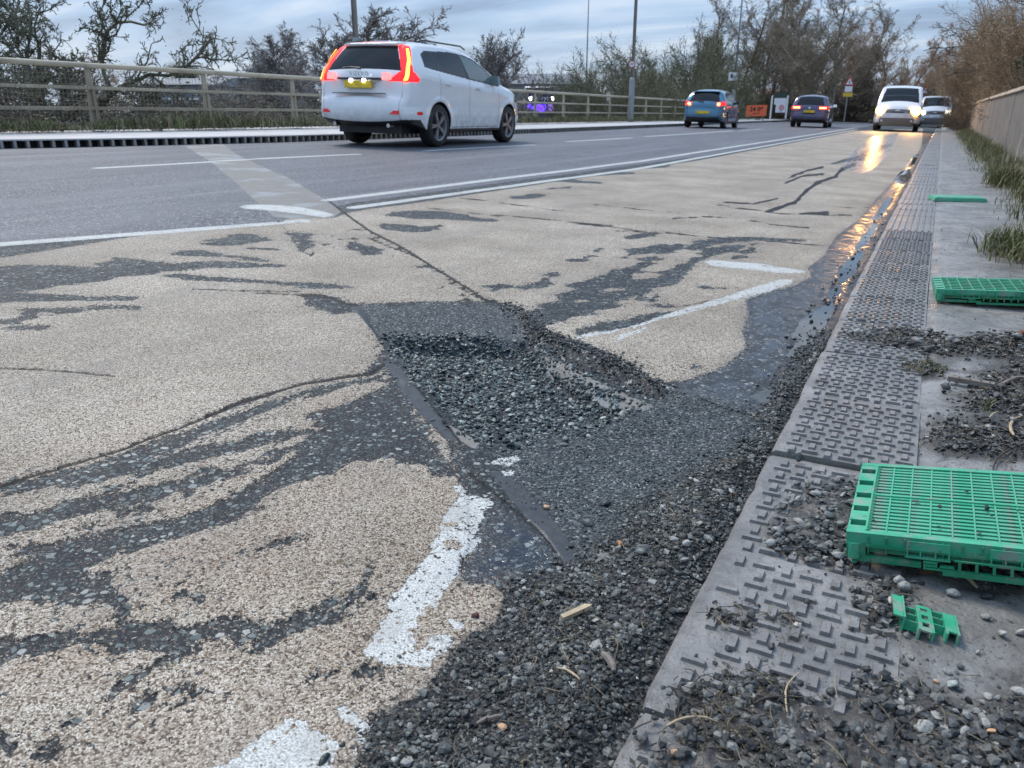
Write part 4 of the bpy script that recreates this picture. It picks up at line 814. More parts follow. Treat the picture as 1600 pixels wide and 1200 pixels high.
def lamp_post(px, pybase, X, label, r0=.105, r1=.06, H=10, zb=None, sleeve=1.6, dy=0, lean=0.):
    p = at_x(px, pybase, X) if X is not None else None
    z = p[2] if zb is None else zb
    root = empty('lamp_post', (p[0], p[1]+dy, z)); tag(root, label, 'lamp post', 'lamp posts along the far side of the road')
    MB().tube([(0, 0, -.6), (0, 0, sleeve), (0, 0, sleeve+.12), (0, 0, sleeve+.13)], [r0, r0, r1*1.05, r1*.9], 16).build('base_sleeve', STEEL, root, smooth=2)
    MB().tube([(0, 0, sleeve), (0, 0, H*.6), (0, 0, H)], [r1, r1*.85, r1*.6], 14).build('pole', STEEL, root, smooth=True)
    MB().tube([(0, 0, H-.1), (.25, 0, H+.15), (.9, 0, H+.25)], [.035, .03, .028], 8).build('bracket_arm', STEEL, root, smooth=True)
    m = MB().box(.8, 1.45, -.12, .12, H+.2, H+.32, tap=.03); m.build('lantern', STEEL, root)
    MB().box(.95, 1.4, -.09, .09, H+.175, H+.199).build('lens', SIGNW, root)
    return root
def sign_face(root, z, yaw):
    e = Matrix.Rotation(yaw, 4, 'Z') @ Matrix.Translation((0, -.09, z)); return e
def flat_ngon(pts, d, mat, name, parent, M, y=0.):
    """plate in the XZ plane facing -Y, thickness d"""
    n = len(pts); v = [M @ Vector((x, y, z)) for x, z in pts] + [M @ Vector((x, y+d, z)) for x, z in pts]
    f = [tuple(range(n)), tuple(reversed(range(n, 2*n)))] + [(k, n+k, n+(k+1) % n, (k+1) % n) for k in range(n)]
    return MB().add(v, f).build(name, mat, parent)
def circ(r, n=28, cx=0, cz=0): return [(cx+r*cos(2*pi*k/n), cz+r*sin(2*pi*k/n)) for k in range(n)]
def put_text(s, size, mat, parent, M, x, y, z, bold=0):
    me = text_mesh(s, size, mat, 'lettering', bold); o = link('lettering', me, parent); o.matrix_local = M @ Matrix.Translation((x, y, z)) @ Matrix.Rotation(pi/2, 4, 'X'); return o
def build_street():
    # thick post behind the white car
    p = at_x(556, 60, -13.1); r = lamp_post(556, 60, -13.1, 'thick grey lamp post rising behind the rear of the white car', r0=.10, r1=.072, H=10, zb=.48, sleeve=1.9)
    # post with the round speed sign
    p = at_x(985, 187, -12.55); r = lamp_post(985, 187, -12.55, 'grey lamp post in front of the fence carrying a small round speed sign', r0=.125, r1=.075, H=14, zb=.43, sleeve=1.75)
    s = empty('speed_limit_sign', (p[0]-.02, p[1]-.1, .43+2.42)); s.rotation_euler = (0, 0, radians(24)); tag(s, 'small round red ringed speed limit sign on the lamp post by the fence', 'road sign')
    I = Matrix.Identity(4); flat_ngon(circ(.155), .006, SIGNR, 'red_ring', s, I); flat_ngon(circ(.118), .004, SIGNW, 'white_disc', s, I, -.004); put_text('40', .15, simple('faded_black', (.10, .12, .22), .5), s, I, 0, -.006, 0)
    flat_ngon([(-.03, -.2), (.03, -.2), (.03, .2), (-.03, .2)], .05, SIGNB, 'clamp', s, I, .006)
    # thin far post
    q9 = at_d(918, 60, 62); lamp_post(918, 60, float(q9[0]), 'thin dark lamp post standing among the bushes beyond the fence', r0=.08, r1=.065, H=14, zb=-3)
    # camera sign post
    p = at_x(1143, 186, -12.9); r = lamp_post(1143, 186, -12.9, 'grey lamp post behind the blue hatchback carrying the speed camera sign', r0=.12, r1=.075, H=10, zb=.35, sleeve=1.9)
    c = empty('camera_sign', (p[0], p[1]-.12, 0)); q = at_x(1145.5, 120, p[0]); c.location = (p[0], p[1]-.13, .35 + 2.95); c.rotation_euler = (0, 0, radians(24))
    c.location.z = float((E0 + ray(1145.5, 119.5)*((p[1]-.13)/ray(1145.5, 119.5)[1]))[2]); c.location.x = float((E0 + ray(1145.5, 119.5)*((p[1]-.13)/ray(1145.5, 119.5)[1]))[0])
    tag(c, 'white rectangular speed camera sign with a black camera symbol', 'road sign')
    w, h = .30, .27; flat_ngon([(-w, -h), (w, -h), (w, h), (-w, h)], .006, SIGNW, 'sign_plate', c, I)
    flat_ngon([(-.17, -.09), (.03, -.09), (.03, .10), (-.17, .10)], .004, SIGNK, 'camera_body', c, I, -.005); flat_ngon([(-.14, .10), (-.05, .10), (-.05, .17), (-.14, .17)], .004, SIGNK, 'camera_viewfinder', c, I, -.005)
    flat_ngon(circ(.055, 16, -.02, -.01), .004, SIGNW, 'camera_lens_ring', c, I, -.010); flat_ngon(circ(.035, 16, -.02, -.01), .004, SIGNK, 'camera_lens', c, I, -.015)
    for k, (x0, z0) in enumerate([(.07, .06), (.09, -.005), (.07, -.07)]): flat_ngon([(x0, z0-.012), (x0+.1, z0-.012+(.03 if k == 0 else -.03 if k == 2 else 0)), (x0+.1, z0+.012+(.03 if k == 0 else -.03 if k == 2 else 0)), (x0, z0+.012)], .004, SIGNK, 'ray_mark', c, I, -.005)
    # orange board
    def ground_at(px, py, y): d = ray(px, py); return E0 + d*(y/d[1])
    a = ground_at(1181, 182, 58); o = empty('orange_sign', tuple(a)); o.rotation_euler = (0, 0, radians(24)); tag(o, 'orange roadworks board with black lettering standing on the grass', 'road sign')
    flat_ngon([(-.72, .0), (.68, .04), (.72, .76), (-.68, .72)], .03, SIGNO, 'board', o, I); put_text('24 09', .40, SIGNK, o, I, 0, -.006, .46, .012); put_text('AM-PM', .17, SIGNK, o, I, 0, -.006, .18)
    for x in (-.5, .5): MB().box(x-.03, x+.03, .04, .09, -.35, .7).build('leg', SIGNB, o)
    # white hoarding sign
    b = ground_at(1217, 181, 60); o = empty('site_signboard', tuple(b)); o.rotation_euler = (0, 0, radians(24)); tag(o, 'white signboard with a dark header on two white posts beside the orange board', 'signboard')
    flat_ngon([(-.28, .22), (.40, .22), (.40, 1.18), (-.42, 1.18), (-.42, .75), (-.28, .75)], .03, SIGNW, 'panel', o, I); flat_ngon([(-.44, 1.21), (.40, 1.21), (.40, 1.55), (-.44, 1.55)], .03, simple('dark_green_header', (.03, .05, .04), .5), 'header', o, I)
    flat_ngon(circ(.2, 16, .12, .55), .004, simple('pink_print', (.62, .28, .30), .6), 'printed_figure', o, I, -.005); flat_ngon([(.06, .25), (.14, .25), (.12, .5), (.05, .5)], .004, simple('blue_print', (.3, .35, .5), .6), 'printed_body', o, I, -.009)
    for x in (-.58, .5): MB().box(x-.05, x+.05, .032, .10, -.2, 1.35).build('post', SIGNW, o)
    # triangular warning signs on posts
    for (px, py, D, sc, lab, yel) in ((1323, 183, 62, 1.0, 'triangular warning sign above a white plate and a yellow plate left of the lit van', True), (1442, 183, 78, .9, 'small triangular warning sign behind the lit van and beside the second van', False)):
        g = ground_at(px-3, py, D); o = empty('warning_sign', tuple(g)); o.rotation_euler = (0, 0, radians(26)); tag(o, lab, 'road sign'); k = sc
        MB().tube([(0, .06, -.3), (0, .06, 2.75*k)], .04, 8).build('post', STEEL, o)
        tz = 2.2*k
        def tri(r): return [(r*cos(a), tz+.1+r*sin(a)) for a in (pi/2, pi/2-2*pi/3, pi/2+2*pi/3)]
        flat_ngon(tri(.42), .006, SIGNR, 'red_border', o, I); flat_ngon(tri(.27), .004, SIGNW, 'white_triangle', o, I, -.006); flat_ngon([(-.03, tz), (.03, tz), (.03, tz+.2), (-.03, tz+.2)], .003, SIGNK, 'symbol', o, I, -.011)
        if yel: flat_ngon([(-.26, tz-.52), (.26, tz-.52), (.26, tz-.16), (-.26, tz-.16)], .006, SIGNW, 'white_plate', o, I); flat_ngon([(-.34, tz-.84), (.34, tz-.84), (.34, tz-.57), (-.34, tz-.57)], .006, SIGNY, 'yellow_plate', o, I)
build_street()

# ================================================================= BUILDINGS BEYOND
def corrugated(name, c, sc=14):
    t = NT(name); P = t.obj(); w = t.n('TexWave'); t.l(P, w.inputs[0]); w.inputs['Scale'].default_value = sc; n = t.noise(P, .3, 5); cc = t.mix(t.mr(n, .35, .65), tuple(x*.8 for x in c), c); t.bump(w.outputs['Fac'], .03); return t.fin(cc, .5)
def shed(name, px0, px1, yt, yb, D, label, wall, roof, depth=25, win=0, zb=-4, gable=1.2):
    p0 = at_d(px0, yt, D); p1 = at_d(px1, yt, D); c = (p0+p1)/2; L = float(np.hypot(*(p1-p0)[:2])); yaw = atan2(p1[1]-p0[1], p1[0]-p0[0]); zt = float(c[2]); ze = float(at_d((px0+px1)/2, yb, D)[2])
    o = empty(name, (c[0], c[1], zb), yaw); tag(o, label, 'building')
    h = ze-zb
    MB().box(-L/2, L/2, 0, depth, 0, h).build('wall', wall, o)
    MB().add([(-L/2-.3, -.3, h+.002), (L/2+.3, -.3, h+.002), (L/2+.3, depth+.3, h+.002), (-L/2-.3, depth+.3, h+.002), (-L/2-.3, depth*.35, zt-zb), (L/2+.3, depth*.35, zt-zb), (L/2+.3, depth*.65, zt-zb), (-L/2-.3, depth*.65, zt-zb)],
        [(0, 3, 2, 1), (4, 5, 6, 7), (0, 1, 5, 4), (1, 2, 6, 5), (2, 3, 7, 6), (3, 0, 4, 7)]).build('roof', roof, o)
    g = simple('window_glass', (.02, .025, .03), .1)
    for k in range(win):
        x = -L/2 + L*(k+.5)/win; f = MB().box(x-L/win*.32, x+L/win*.32, -.06, -.003, h*.45, h*.8).build('window', SIGNW, o); MB().box(x-L/win*.29, x+L/win*.29, -.09, -.062, h*.48, h*.77).build('pane', g, f)
    return o, L, h
def build_buildings():
    grey = corrugated('grey_cladding', (.30, .31, .33)); rf = corrugated('pale_sheet_roof', (.33, .35, .38)); wht = corrugated('white_cladding', (.45, .45, .47))
    shed('warehouse', 330, 430, 108, 122, 120, 'long low pale roofed warehouse seen over the fence left of the birch', grey, rf, win=6)
    shed('warehouse', 225, 330, 118, 132, 110, 'low grey warehouse roof seen over the fence at left', grey, rf, win=5)
    shed('warehouse', 780, 905, 110, 131, 105, 'pale roofed retail shed rising behind the blue shopfront', wht, rf, win=0)
    navy = simple('navy_fascia', (.005, .008, .09), .4, var=.1)
    o, L, h = shed('shop_unit', 826, 866, 133, 137, 80, 'navy blue shopfront with a lit violet window, ahead of the white car beyond the fence', navy, SIGNW, depth=10, zb=-4)
    put_text('Currys', .62, SIGNW, o, Matrix.Identity(4), -.1, -.05, h-1.0, .01)
    def zpix(py): return float(at_d(846, py, 80)[2]) + 4
    glow = emit('violet_window_glow', (.10, .03, 1.0), 2.2, (.05, .02, .3)); gl2 = emit('violet_poster_glow', (.35, .18, .9), .7, (.2, .1, .4)); wl = emit('white_lamp_glow', (1, 1, .95), 5)
    z0, z1 = zpix(174), zpix(163)
    MB().box(-.45, .55, -.1, -.01, z0, z1).build('lit_window', glow, o); MB().box(.62, 1.35, -.1, -.01, z0, z1).build('lit_poster', gl2, o); MB().tube([(-1.12, -.08, (z0+z1)/2+.1), (-1.12, -.02, (z0+z1)/2+.1)], .34, 16).build('round_light', glow, o)
    for x in (-1.1, 1.15): MB().tube([(x, -.12, zpix(154)), (x, -.02, zpix(154))], .2, 16).build('wall_lamp', wl, o)
    pink = NT('pink_blossom_roof'); n = pink.noise(pink.obj(), .5, 4); n2 = pink.noise(pink.obj(), 3, 4)
    cc = pink.mix(pink.mr(n, .4, .62), (.68, .60, .60), (.58, .20, .22)); cc = pink.mix(pink.mr(n2, .5, .7, 0, .5), cc, (.45, .33, .33)); pk = pink.fin(cc, .6)
    shed('red_roofed_building', 1128, 1262, 138, 164, 74, 'low building with a steep pale pink and red roof behind the orange board', simple('dark_red_brick', (.09, .035, .03), .8), pk, depth=9, win=0, zb=0)
build_buildings()

# ================================================================= VEHICLES
def paint(name, col, rough=.25, flake=0):
    t = NT(name); n = t.noise(t.obj(), 3, 4); c = t.mix(t.mr(n, .3, .7), tuple(x*.94 for x in col), col)
    P = t.n('SeparateXYZ'); t.l(t.obj(), P.inputs[0]); d = t.noise(t.obj(), 9, 5, .65); lo = t.mr(P.outputs[2], .25, .75, .55, 0); c = t.mix(t.ma('MULTIPLY', lo, t.mr(d, .35, .7)), c, (.20, .185, .165))
    t.b.inputs['Coat Weight'].default_value = .9; t.b.inputs['Coat Roughness'].default_value = .04; return t.fin(c, rough, .25 if flake else 0)
GLASS = NT('car_glass'); GLASS = GLASS.fin((.006, .008, .010), .05, None, .3)
GLASSL = NT('clear_car_glass'); GLASSL.b.inputs['Transmission Weight'].default_value = .55; GLASSL = GLASSL.fin((.25, .32, .30), .03)
TYRE = simple('tyre_rubber', (.018, .018, .018), .75, bump=.003, dirt=(.06, .055, .05)); ALLOY = simple('alloy_wheel', (.24, .24, .25), .4, .35); TRIM = simple('black_plastic_trim', (.02, .02, .021), .5, dirt=(.07, .065, .06, .5)); CHROME = simple('chrome', (.6, .6, .6), .15, 1.)
LRED = emit('tail_lamp_red', (1, .01, .015), .75, (.5, .01, .01)); LREDD = emit('red_reflector', (.6, .01, .01), .15, (.35, .01, .01)); LORA = emit('tail_lamp_amber', (1, .38, .03), 4.5, (.6, .2, .02)); LPINK = emit('tail_lamp_clear', (1, .30, .30), .6, (.6, .2, .2)); LHOT = emit('brake_lamp_hot', (1, .22, .06), 6); PLY = simple('yellow_number_plate', (.72, .50, .03), .4, dirt=(.30, .22, .03, .7)); PLW = simple('white_number_plate', (.72, .72, .72), .4); PLAMP = emit('plate_lamp', (1, .98, .95), 5)
HEAD = emit('headlamp_beam_warm', (1, .44, .03), 24); HEADW = emit('headlamp_cool', (1, .93, .72), 9)
def inpoly(y, z, poly):
    r = np.zeros(np.shape(y), bool); n = len(poly)
    for i in range(n):
        ay, az = poly[i]; by, bz = poly[(i+1) % n]
        if az != bz: r ^= ((az > z) != (bz > z)) & (y < (by-ay)*(z-az)/(bz-az)+ay)
    return r
class Body:
    def __init__(s, W, top, bot, belt, roof, tum, wheels, ra, rr=.07, res=.02, rear_plan=.12, front_plan=.2, crown=None, sill=.4):
        s.W, s.belt, s.roof, s.tum, s.wheels, s.ra, s.rr = W, belt, roof, tum, wheels, ra, rr
        top = np.array(top, float); 
        # smooth + resample the profile
        for _ in range(2):
            q = np.empty((2*len(top)-2, 2)); q[0::2] = .75*top[:-1]+.25*top[1:]; q[1::2] = .25*top[:-1]+.75*top[1:]; top = np.concatenate([top[:1], q, top[-1:]])
        dl = np.r_[0, np.cumsum(np.hypot(*np.diff(top, axis=0).T))]; m = int(dl[-1]/(res*1.3)); u = np.linspace(0, dl[-1], m)
        s.top = np.stack([np.interp(u, dl, top[:, 0]), np.interp(u, dl, top[:, 1])], 1); s.L0, s.L1 = s.top[:, 0].min(), s.top[:, 0].max(); s.bot = bot; s.rp, s.fp = rear_plan, front_plan; s.res = res; s.crown = crown or (lambda y, z: .03); s.sill = sill
    def x(s, y, z, edge=None):
        hw = s.W/2*(1 - s.rp*np.clip(1-(y-s.L0)/.55, 0, 1)**2.2 - s.fp*np.clip(1-(s.L1-y)/.9, 0, 1)**2.2)
        belt = np.interp(y, *s.belt); 
        f = np.where(z > belt, 1 - .035 - s.tum*np.clip((z-belt)/(s.roof-belt), 0, 1)**1.15, 1 - .035*np.clip(1-(belt-z)/.16, 0, 1)**1.5 - .05*np.clip((s.sill+.12-z)/.3, 0, 1)**1.4 - .012*np.clip(1-np.abs(z-(s.sill+.25))/.12, 0, 1))
        for (wy, wz) in s.wheels:
            dd = np.hypot(y-wy, z-wz); f = f + .014*np.clip(1-np.abs(dd-s.ra-.03)/.07, 0, 1)*(dd > s.ra*.98)
        d = edge if edge is not None else s.dist(y, z); t = np.clip(d/s.rr, 0, 1)
        return hw*f - s.rr*(1-np.sqrt(np.maximum(0, 1-(1-t)**2)))
    def dist(s, y, z):
        sh = np.shape(y); y = np.ravel(y); z = np.ravel(z); d = np.full(y.shape, 9.)
        P = s.top[::2]
        for i in range(len(P)-1):
            ax, ay = P[i]; ex, ey = P[i+1]-P[i]; t = np.clip(((y-ax)*ex+(z-ay)*ey)/(ex*ex+ey*ey+1e-12), 0, 1); d = np.minimum(d, np.hypot(y-ax-t*ex, z-ay-t*ey))
        return d.reshape(sh)
    def build(s, side_tag, strip_tag):
        """returns {tag: (verts, faces)} ; side_tag(y,z)->array of str ; strip_tag(x,y,z)->array of str"""
        T = s.top; kf = int(np.argmax(T[:, 1])); 
        zt_r = (T[:kf+1, 0], T[:kf+1, 1]); zt_f = (T[kf:, 0], T[kf:, 1])
        # upper envelope by y
        g = np.linspace(0, 1, int((s.L1-s.L0)/s.res)); ys = s.L0 + (s.L1-s.L0)*g
        ys = np.unique(np.concatenate([ys, s.L0 + .12*np.linspace(0, 1, 14)**1.6, s.L1 - .12*np.linspace(0, 1, 14)**1.6]))
        # top/bottom crossing of the profile at each y (rear and front faces bulge)
        top = np.zeros(len(ys)); bot = np.zeros(len(ys))
        for i, y in enumerate(ys):
            c = []
            a, b = T[:-1], T[1:]; k = ((a[:, 0]-y)*(b[:, 0]-y) <= 0) & (a[:, 0] != b[:, 0])
            zz = a[k, 1] + (b[k, 1]-a[k, 1])*(y-a[k, 0])/(b[k, 0]-a[k, 0]); top[i] = zz.max() if len(zz) else T[np.argmin(abs(T[:, 0]-y)), 1]
            zb = np.interp(y, *s.bot); lo = zz.min() if len(zz) > 1 else zb; bot[i] = max(zb, lo) if len(zz) > 1 else zb
            bot[i] = min(bot[i], top[i])
        nr = int((s.roof-s.sill+.3)/s.res); t = np.linspace(0, 1, nr); t = t + .0*t
        ZZ = bot[:, None] + (top-bot)[:, None]*t[None, :]; YY = np.repeat(ys[:, None], nr, 1)
        for (wy, wz) in s.wheels:       # snap to the wheel arch
            d = np.hypot(YY-wy, ZZ-wz); k = np.abs(d-s.ra) < s.res*.55; sc = s.ra/np.maximum(d, 1e-6)
            YY = np.where(k, wy+(YY-wy)*sc, YY); ZZ = np.where(k, wz+(ZZ-wz)*sc, ZZ)
        XX = s.x(YY, ZZ); arch = np.zeros(XX.shape, bool)
        for (wy, wz) in s.wheels: arch |= np.hypot(YY-wy, ZZ-wz) < s.ra*.985
        Xin = np.where(arch, XX-.26, XX)
        out = {}
        def emit_(V, F, tags):
            for tg in np.unique(tags):
                f = F[tags == tg]; u, inv = np.unique(f, return_inverse=True); v = V[u]; ff = inv.reshape(f.shape)
                if tg in out: v0, f0 = out[tg]; out[tg] = (np.concatenate([v0, v]), np.concatenate([f0, ff+len(v0)]))
                else: out[tg] = (v, ff)
        idx = np.arange(XX.size).reshape(XX.shape); F = np.stack([idx[:-1, :-1], idx[1:, :-1], idx[1:, 1:], idx[:-1, 1:]], -1).reshape(-1, 4)
        cy = YY.ravel()[F].mean(1); cz = ZZ.ravel()[F].mean(1); tg = side_tag(cy, cz).astype(object); aa = arch.ravel()[F].any(1)
        for wi, (wy, wz) in enumerate(s.wheels): tg[aa & (np.abs(cy-wy) < s.ra*1.3)] = 'wheel_well#%d' % wi
        good = np.ones(len(F), bool)
        for sg in (1, -1):
            V = np.stack([sg*Xin.ravel(), YY.ravel(), ZZ.ravel()], 1); ff = F if sg > 0 else F[:, ::-1]
            tt = np.array([q if q in ('body', 'trim') else q + ('|R' if sg > 0 else '|L') for q in tg]); emit_(V, ff, tt)
        # strip over the profile
        P = s.top; Xe = s.x(P[:, 0], P[:, 1], np.zeros(len(P))); d = np.gradient(P, axis=0); nrm = np.stack([-d[:, 1], d[:, 0]], 1); nrm /= np.linalg.norm(nrm, axis=1)[:, None]+1e-9
        nc = int(s.W/s.res/1.3); u = np.sin(np.linspace(-1, 1, nc)*pi/2*.98)/sin(pi/2*.98); cr = np.array([s.crown(a, b) for a, b in P])
        k = (1-np.abs(u)**2.2)[None, :]*cr[:, None]; SX = Xe[:, None]*u[None, :]; SY = P[:, 0:1] + nrm[:, 0:1]*k; SZ = P[:, 1:2] + nrm[:, 1:2]*k
        idx = np.arange(SX.size).reshape(SX.shape); F = np.stack([idx[:-1, :-1], idx[:-1, 1:], idx[1:, 1:], idx[1:, :-1]], -1).reshape(-1, 4); V = np.stack([SX.ravel(), SY.ravel(), SZ.ravel()], 1)
        s.strip = (SX, SY, SZ)
        c = V[F].mean(1); pc = np.repeat(P[:-1], nc-1, 0) + np.repeat(np.diff(P, axis=0)/2, nc-1, 0)
        st = strip_tag(c[:, 0], pc[:, 0], pc[:, 1]); st = np.array([q + ('|R' if xx > 0 else '|L') if ('lamp' in q) else q for q, xx in zip(st, c[:, 0])]); emit_(V, F, st)
        # belly
        zb = bot; xb = s.x(ys, zb)
        V = np.concatenate([np.stack([-xb, ys, zb], 1), np.stack([xb, ys, zb], 1)]); n = len(ys); i = np.arange(n-1); F = np.stack([i, i+1, n+i+1, n+i], 1); wk = np.ones(n-1, bool)
        for (wy, wz) in s.wheels: wk &= np.abs(ys[:-1]-wy) > s.ra*.95
        out_f = F[wk]; V[:, 2] += .002
        emit_(V, out_f, np.array(['underside']*len(out_f)))
        return out
def wheel_obj(root, x, y, r, w, side, rim=.68, spokes=5, name='wheel', mat=None, steer=0):
    o = MB().lathe([(r*rim, -w/2), (r*.93, -w/2), (r*.985, -w*.38), (r, -w*.2), (r, w*.2), (r*.985, w*.38), (r*.93, w/2), (r*rim, w/2)], 40).build('wheel', TYRE, root, True, (x, y, r), (0, 0, steer))
    s = side; m = MB(); R = r*rim
    m.lathe([(R, s*w*.46), (R*1.0, s*w*.49), (R*.93, s*w*.44), (R*.9, s*w*.1)], 36)
    for k in range(spokes):
        a = 2*pi*k/spokes + .35
        for da in (-.10, .10):
            M = Matrix.Rotation(a, 4, 'X'); z0, z1 = R*.12, R*.96
            c = Matrix.Rotation(da, 4, 'X')
            m.box(s*w*.30, s*w*.44, -R*.055, R*.055, z0, z1, M @ c)
    m.lathe([(.001, s*w*.46), (R*.17, s*w*.45), (R*.2, s*w*.3)], 20); m.build('rim', mat or ALLOY, o, smooth=False)
    MB().lathe([(R*.95, s*w*.08), (.001, s*w*.08)], 24).build('brake_disc', TRIM, o)
    return o
def assemble(name, label, cat, body, side_tag, strip_tag, mats, wheels, wr, ww, track, rim=.68, spokes=5):
    root = empty(name); tag(root, label, cat)
    out = body.build(side_tag, strip_tag)
    for k, (v, f) in out.items():
        nm = k.split('|')[0].split('#')[0]; me = np_mesh(nm, v, f, mats.get(nm, mats['body']), True)
        bm = bmesh.new(); bm.from_mesh(me); bmesh.ops.remove_doubles(bm, verts=bm.verts, dist=.0008); bm.to_mesh(me); bm.free(); me.polygons.foreach_set('use_smooth', [True]*len(me.polygons))
        link(nm, me, root)
    for (wy, wz) in wheels:
        for s in (1, -1): wheel_obj(root, s*track/2, wy, wr, ww, s, rim, spokes)
    m = MB(); L0, L1 = body.L0, body.L1
    m.box(-body.W*.34, body.W*.34, L0+.25, L1-.3, .22, .55); m.build('chassis', TRIM, root)
    return root
def ribb(body, pts, side, w=.006, off=.0025):
    """narrow shut line ribbon lying on the body side"""
    m = []; P = np.array(pts, float); d = np.gradient(P, axis=0); n = np.stack([-d[:, 1], d[:, 0]], 1); n /= np.linalg.norm(n, axis=1)[:, None]
    A = P + n*w/2; B = P - n*w/2; V = [(side*(float(body.x(np.array([q[0]]), np.array([q[1]]))[0])+off), q[0], q[1]) for q in np.concatenate([A, B])]; k = len(P)
    return V, [(i, i+1, k+i+1, k+i) for i in range(k-1)]
def dens(pts, st=.04):
    P = np.array(pts, float); o = []
    for a, b in zip(P[:-1], P[1:]): n = max(2, int(np.hypot(*(b-a))/st)); o += [a+(b-a)*k/n for k in range(n)]
    return np.array(o+[P[-1]])
def place_car(root, px, py, X, yaw, ref, z=None):
    """drives the car so that its local ground point ref=(x,y) stands on the surveyed contact"""
    g = road_pt(px, py) if X is None else at_x(px, py, X); c, s = cos(yaw), sin(yaw)
    root.location = (g[0] - (ref[0]*c - ref[1]*s), g[1] - (ref[0]*s + ref[1]*c), 0)
    zc = float(road_base(root.location.x)); root.location.z = zc + .004; root.rotation_euler = (0, atan(RS), yaw)

def build_suv():
    W = 1.89; wl = [(1.02, .365), (3.79, .365)]
    top = [(.20, .40), (.06, .42), (.01, .50), (.0, .62), (.02, .74), (.07, .82), (.08, .95), (.09, 1.10), (.13, 1.20), (.27, 1.42), (.40, 1.60), (.52, 1.655), (.9, 1.685), (1.5, 1.70), (2.1, 1.685), (2.5, 1.62), (2.85, 1.50), (3.5, 1.14), (3.62, 1.10), (4.0, 1.05), (4.35, .95), (4.53, .83), (4.61, .68), (4.62, .52), (4.58, .36), (4.45, .27)]
    bot = ([0, .2, .5, .7, 1.4, 3.4, 4.2, 4.62], [.42, .40, .33, .27, .255, .255, .26, .30])
    b = Body(W, top, bot, ([0, .3, .6, 1.2, 3.5, 4.6], [1.10, 1.26, 1.27, 1.21, 1.06, .80]), 1.70, .285, wl, .395, rr=.085, res=.0135, rear_plan=.10, front_plan=.20, crown=lambda y, z: .07 if (y < .3 and z < .8) else (.055 if y < .5 else (.05 if y < 3.6 and z > 1.6 else .07)), sill=.42)
    w1 = [(.66, 1.315), (.80, 1.30), (1.02, 1.275), (1.02, 1.545), (.86, 1.545), (.72, 1.49)]; w2 = [(1.06, 1.27), (2.08, 1.185), (2.02, 1.575), (1.7, 1.58), (1.06, 1.555)]; w3 = [(2.16, 1.18), (3.25, 1.095), (3.30, 1.12), (2.9, 1.37), (2.55, 1.51), (2.3, 1.56), (2.10, 1.575)]
    frame = [(.60, 1.30), (.80, 1.275), (2.1, 1.165), (3.28, 1.075), (3.40, 1.09), (2.95, 1.39), (2.6, 1.53), (2.3, 1.585), (1.7, 1.605), (.85, 1.57), (.66, 1.50)]
    lamp = [(-.1, 1.04), (.36, 1.05), (.40, 1.10), (.26, 1.22), (.28, 1.34), (.40, 1.50), (.50, 1.62), (.30, 1.66), (-.1, 1.4)]
    def side(y, z):
        t = np.full(len(y), 'body', object); t[inpoly(y, z, frame)] = 'window_trim'
        for p, n in ((w1, 'quarter_window'), (w2, 'rear_door_window'), (w3, 'front_door_window')): t[inpoly(y, z, p)] = n
        t[inpoly(y, z, lamp)] = 'tail_lamp'; t[(z < np.interp(y, [0, .4, .6, 5], [.46, .46, .30, .30]))] = 'lower_trim'; t[(np.abs(z-.56) < .024) & (y > .30) & (y < .46)] = 'reflector'
        t[inpoly(y, z, [(4.05, .80), (4.45, .78), (4.65, .70), (4.6, .86), (4.2, .96)])] = 'headlamp'; return t
    def strip(x, y, z):
        t = np.full(len(x), 'body', object); ax = np.abs(x); r = y < 2
        edge = .79 - .29*np.clip((z-1.18)/.45, 0, 1)
        t[r & (z > 1.215) & (z < 1.60) & (ax < edge - .005)] = 'rear_window'
        e2 = np.interp(z, [1.05, 1.14, 1.22, 1.4, 1.62], [.55, .64, .74, .65, .52]); t[r & (z > 1.055) & (z < 1.635) & (ax > e2)] = 'tail_lamp_face'
        t[r & (z > 1.60) & (z < 1.645) & (ax < .5)] = 'spoiler_band'; t[r & (z < .46)] = 'lower_trim'  # narrow band above the rear window takes the red reflector material
        f = y > 2.4; t[f & (z > 1.14) & (z < 1.62) & (ax < .70-.15*np.clip((z-1.1)/.5, 0, 1)) & (y < 3.6)] = 'windscreen'; t[(y > 4.45) & (z > .45) & (z < .82) & (ax < .5)] = 'grille'; t[(y > 4) & (z < .36)] = 'lower_trim'; return t
    mats = dict(body=paint('white_car_paint', (.82, .83, .83), .2), window_trim=TRIM, quarter_window=GLASS, rear_door_window=GLASS, front_door_window=GLASSL, tail_lamp=LRED, tail_lamp_face=LRED, lower_trim=TRIM, reflector=LREDD, headlamp=CHROME, rear_window=GLASS, spoiler_band=LREDD, windscreen=GLASSL, grille=TRIM, wheel_well=TRIM, underside=TRIM)
    o = assemble('estate_car_white', 'white tall estate car driving away with its tail lamps lit', 'car', b, side, strip, mats, wl, .36, .235, 1.63, .70, 5); o.name = 'white_car'
    # amber bands inside the tail lamps
    for s in (1, -1):
        m = MB(); P = dens([(.42, 1.57), (.33, 1.42), (.235, 1.28), (.20, 1.20), (.17, 1.13), (.13, 1.075)], .03)
        V = []; F = []
        for i, (y, z) in enumerate(P):
            xx = float(b.x(np.array([y]), np.array([z]), np.array([.028]))[0])+.006; wv = .016+.016*(1-(z-1.07)/.5)
            V += [(s*(xx+.012), y-.03, z), (s*(xx+.012-wv*1.4), y-.06-wv*.4, z)]
        F = [(2*i, 2*i+1, 2*i+3, 2*i+2) for i in range(len(P)-1)]; MB().add(V, F).build('amber_band', LORA, o)
        MB().box(s*.55 - .055, s*.55 + .055, -.075, .06, 1.075, 1.185, tap=.012).build('clear_lamp', LPINK, o)
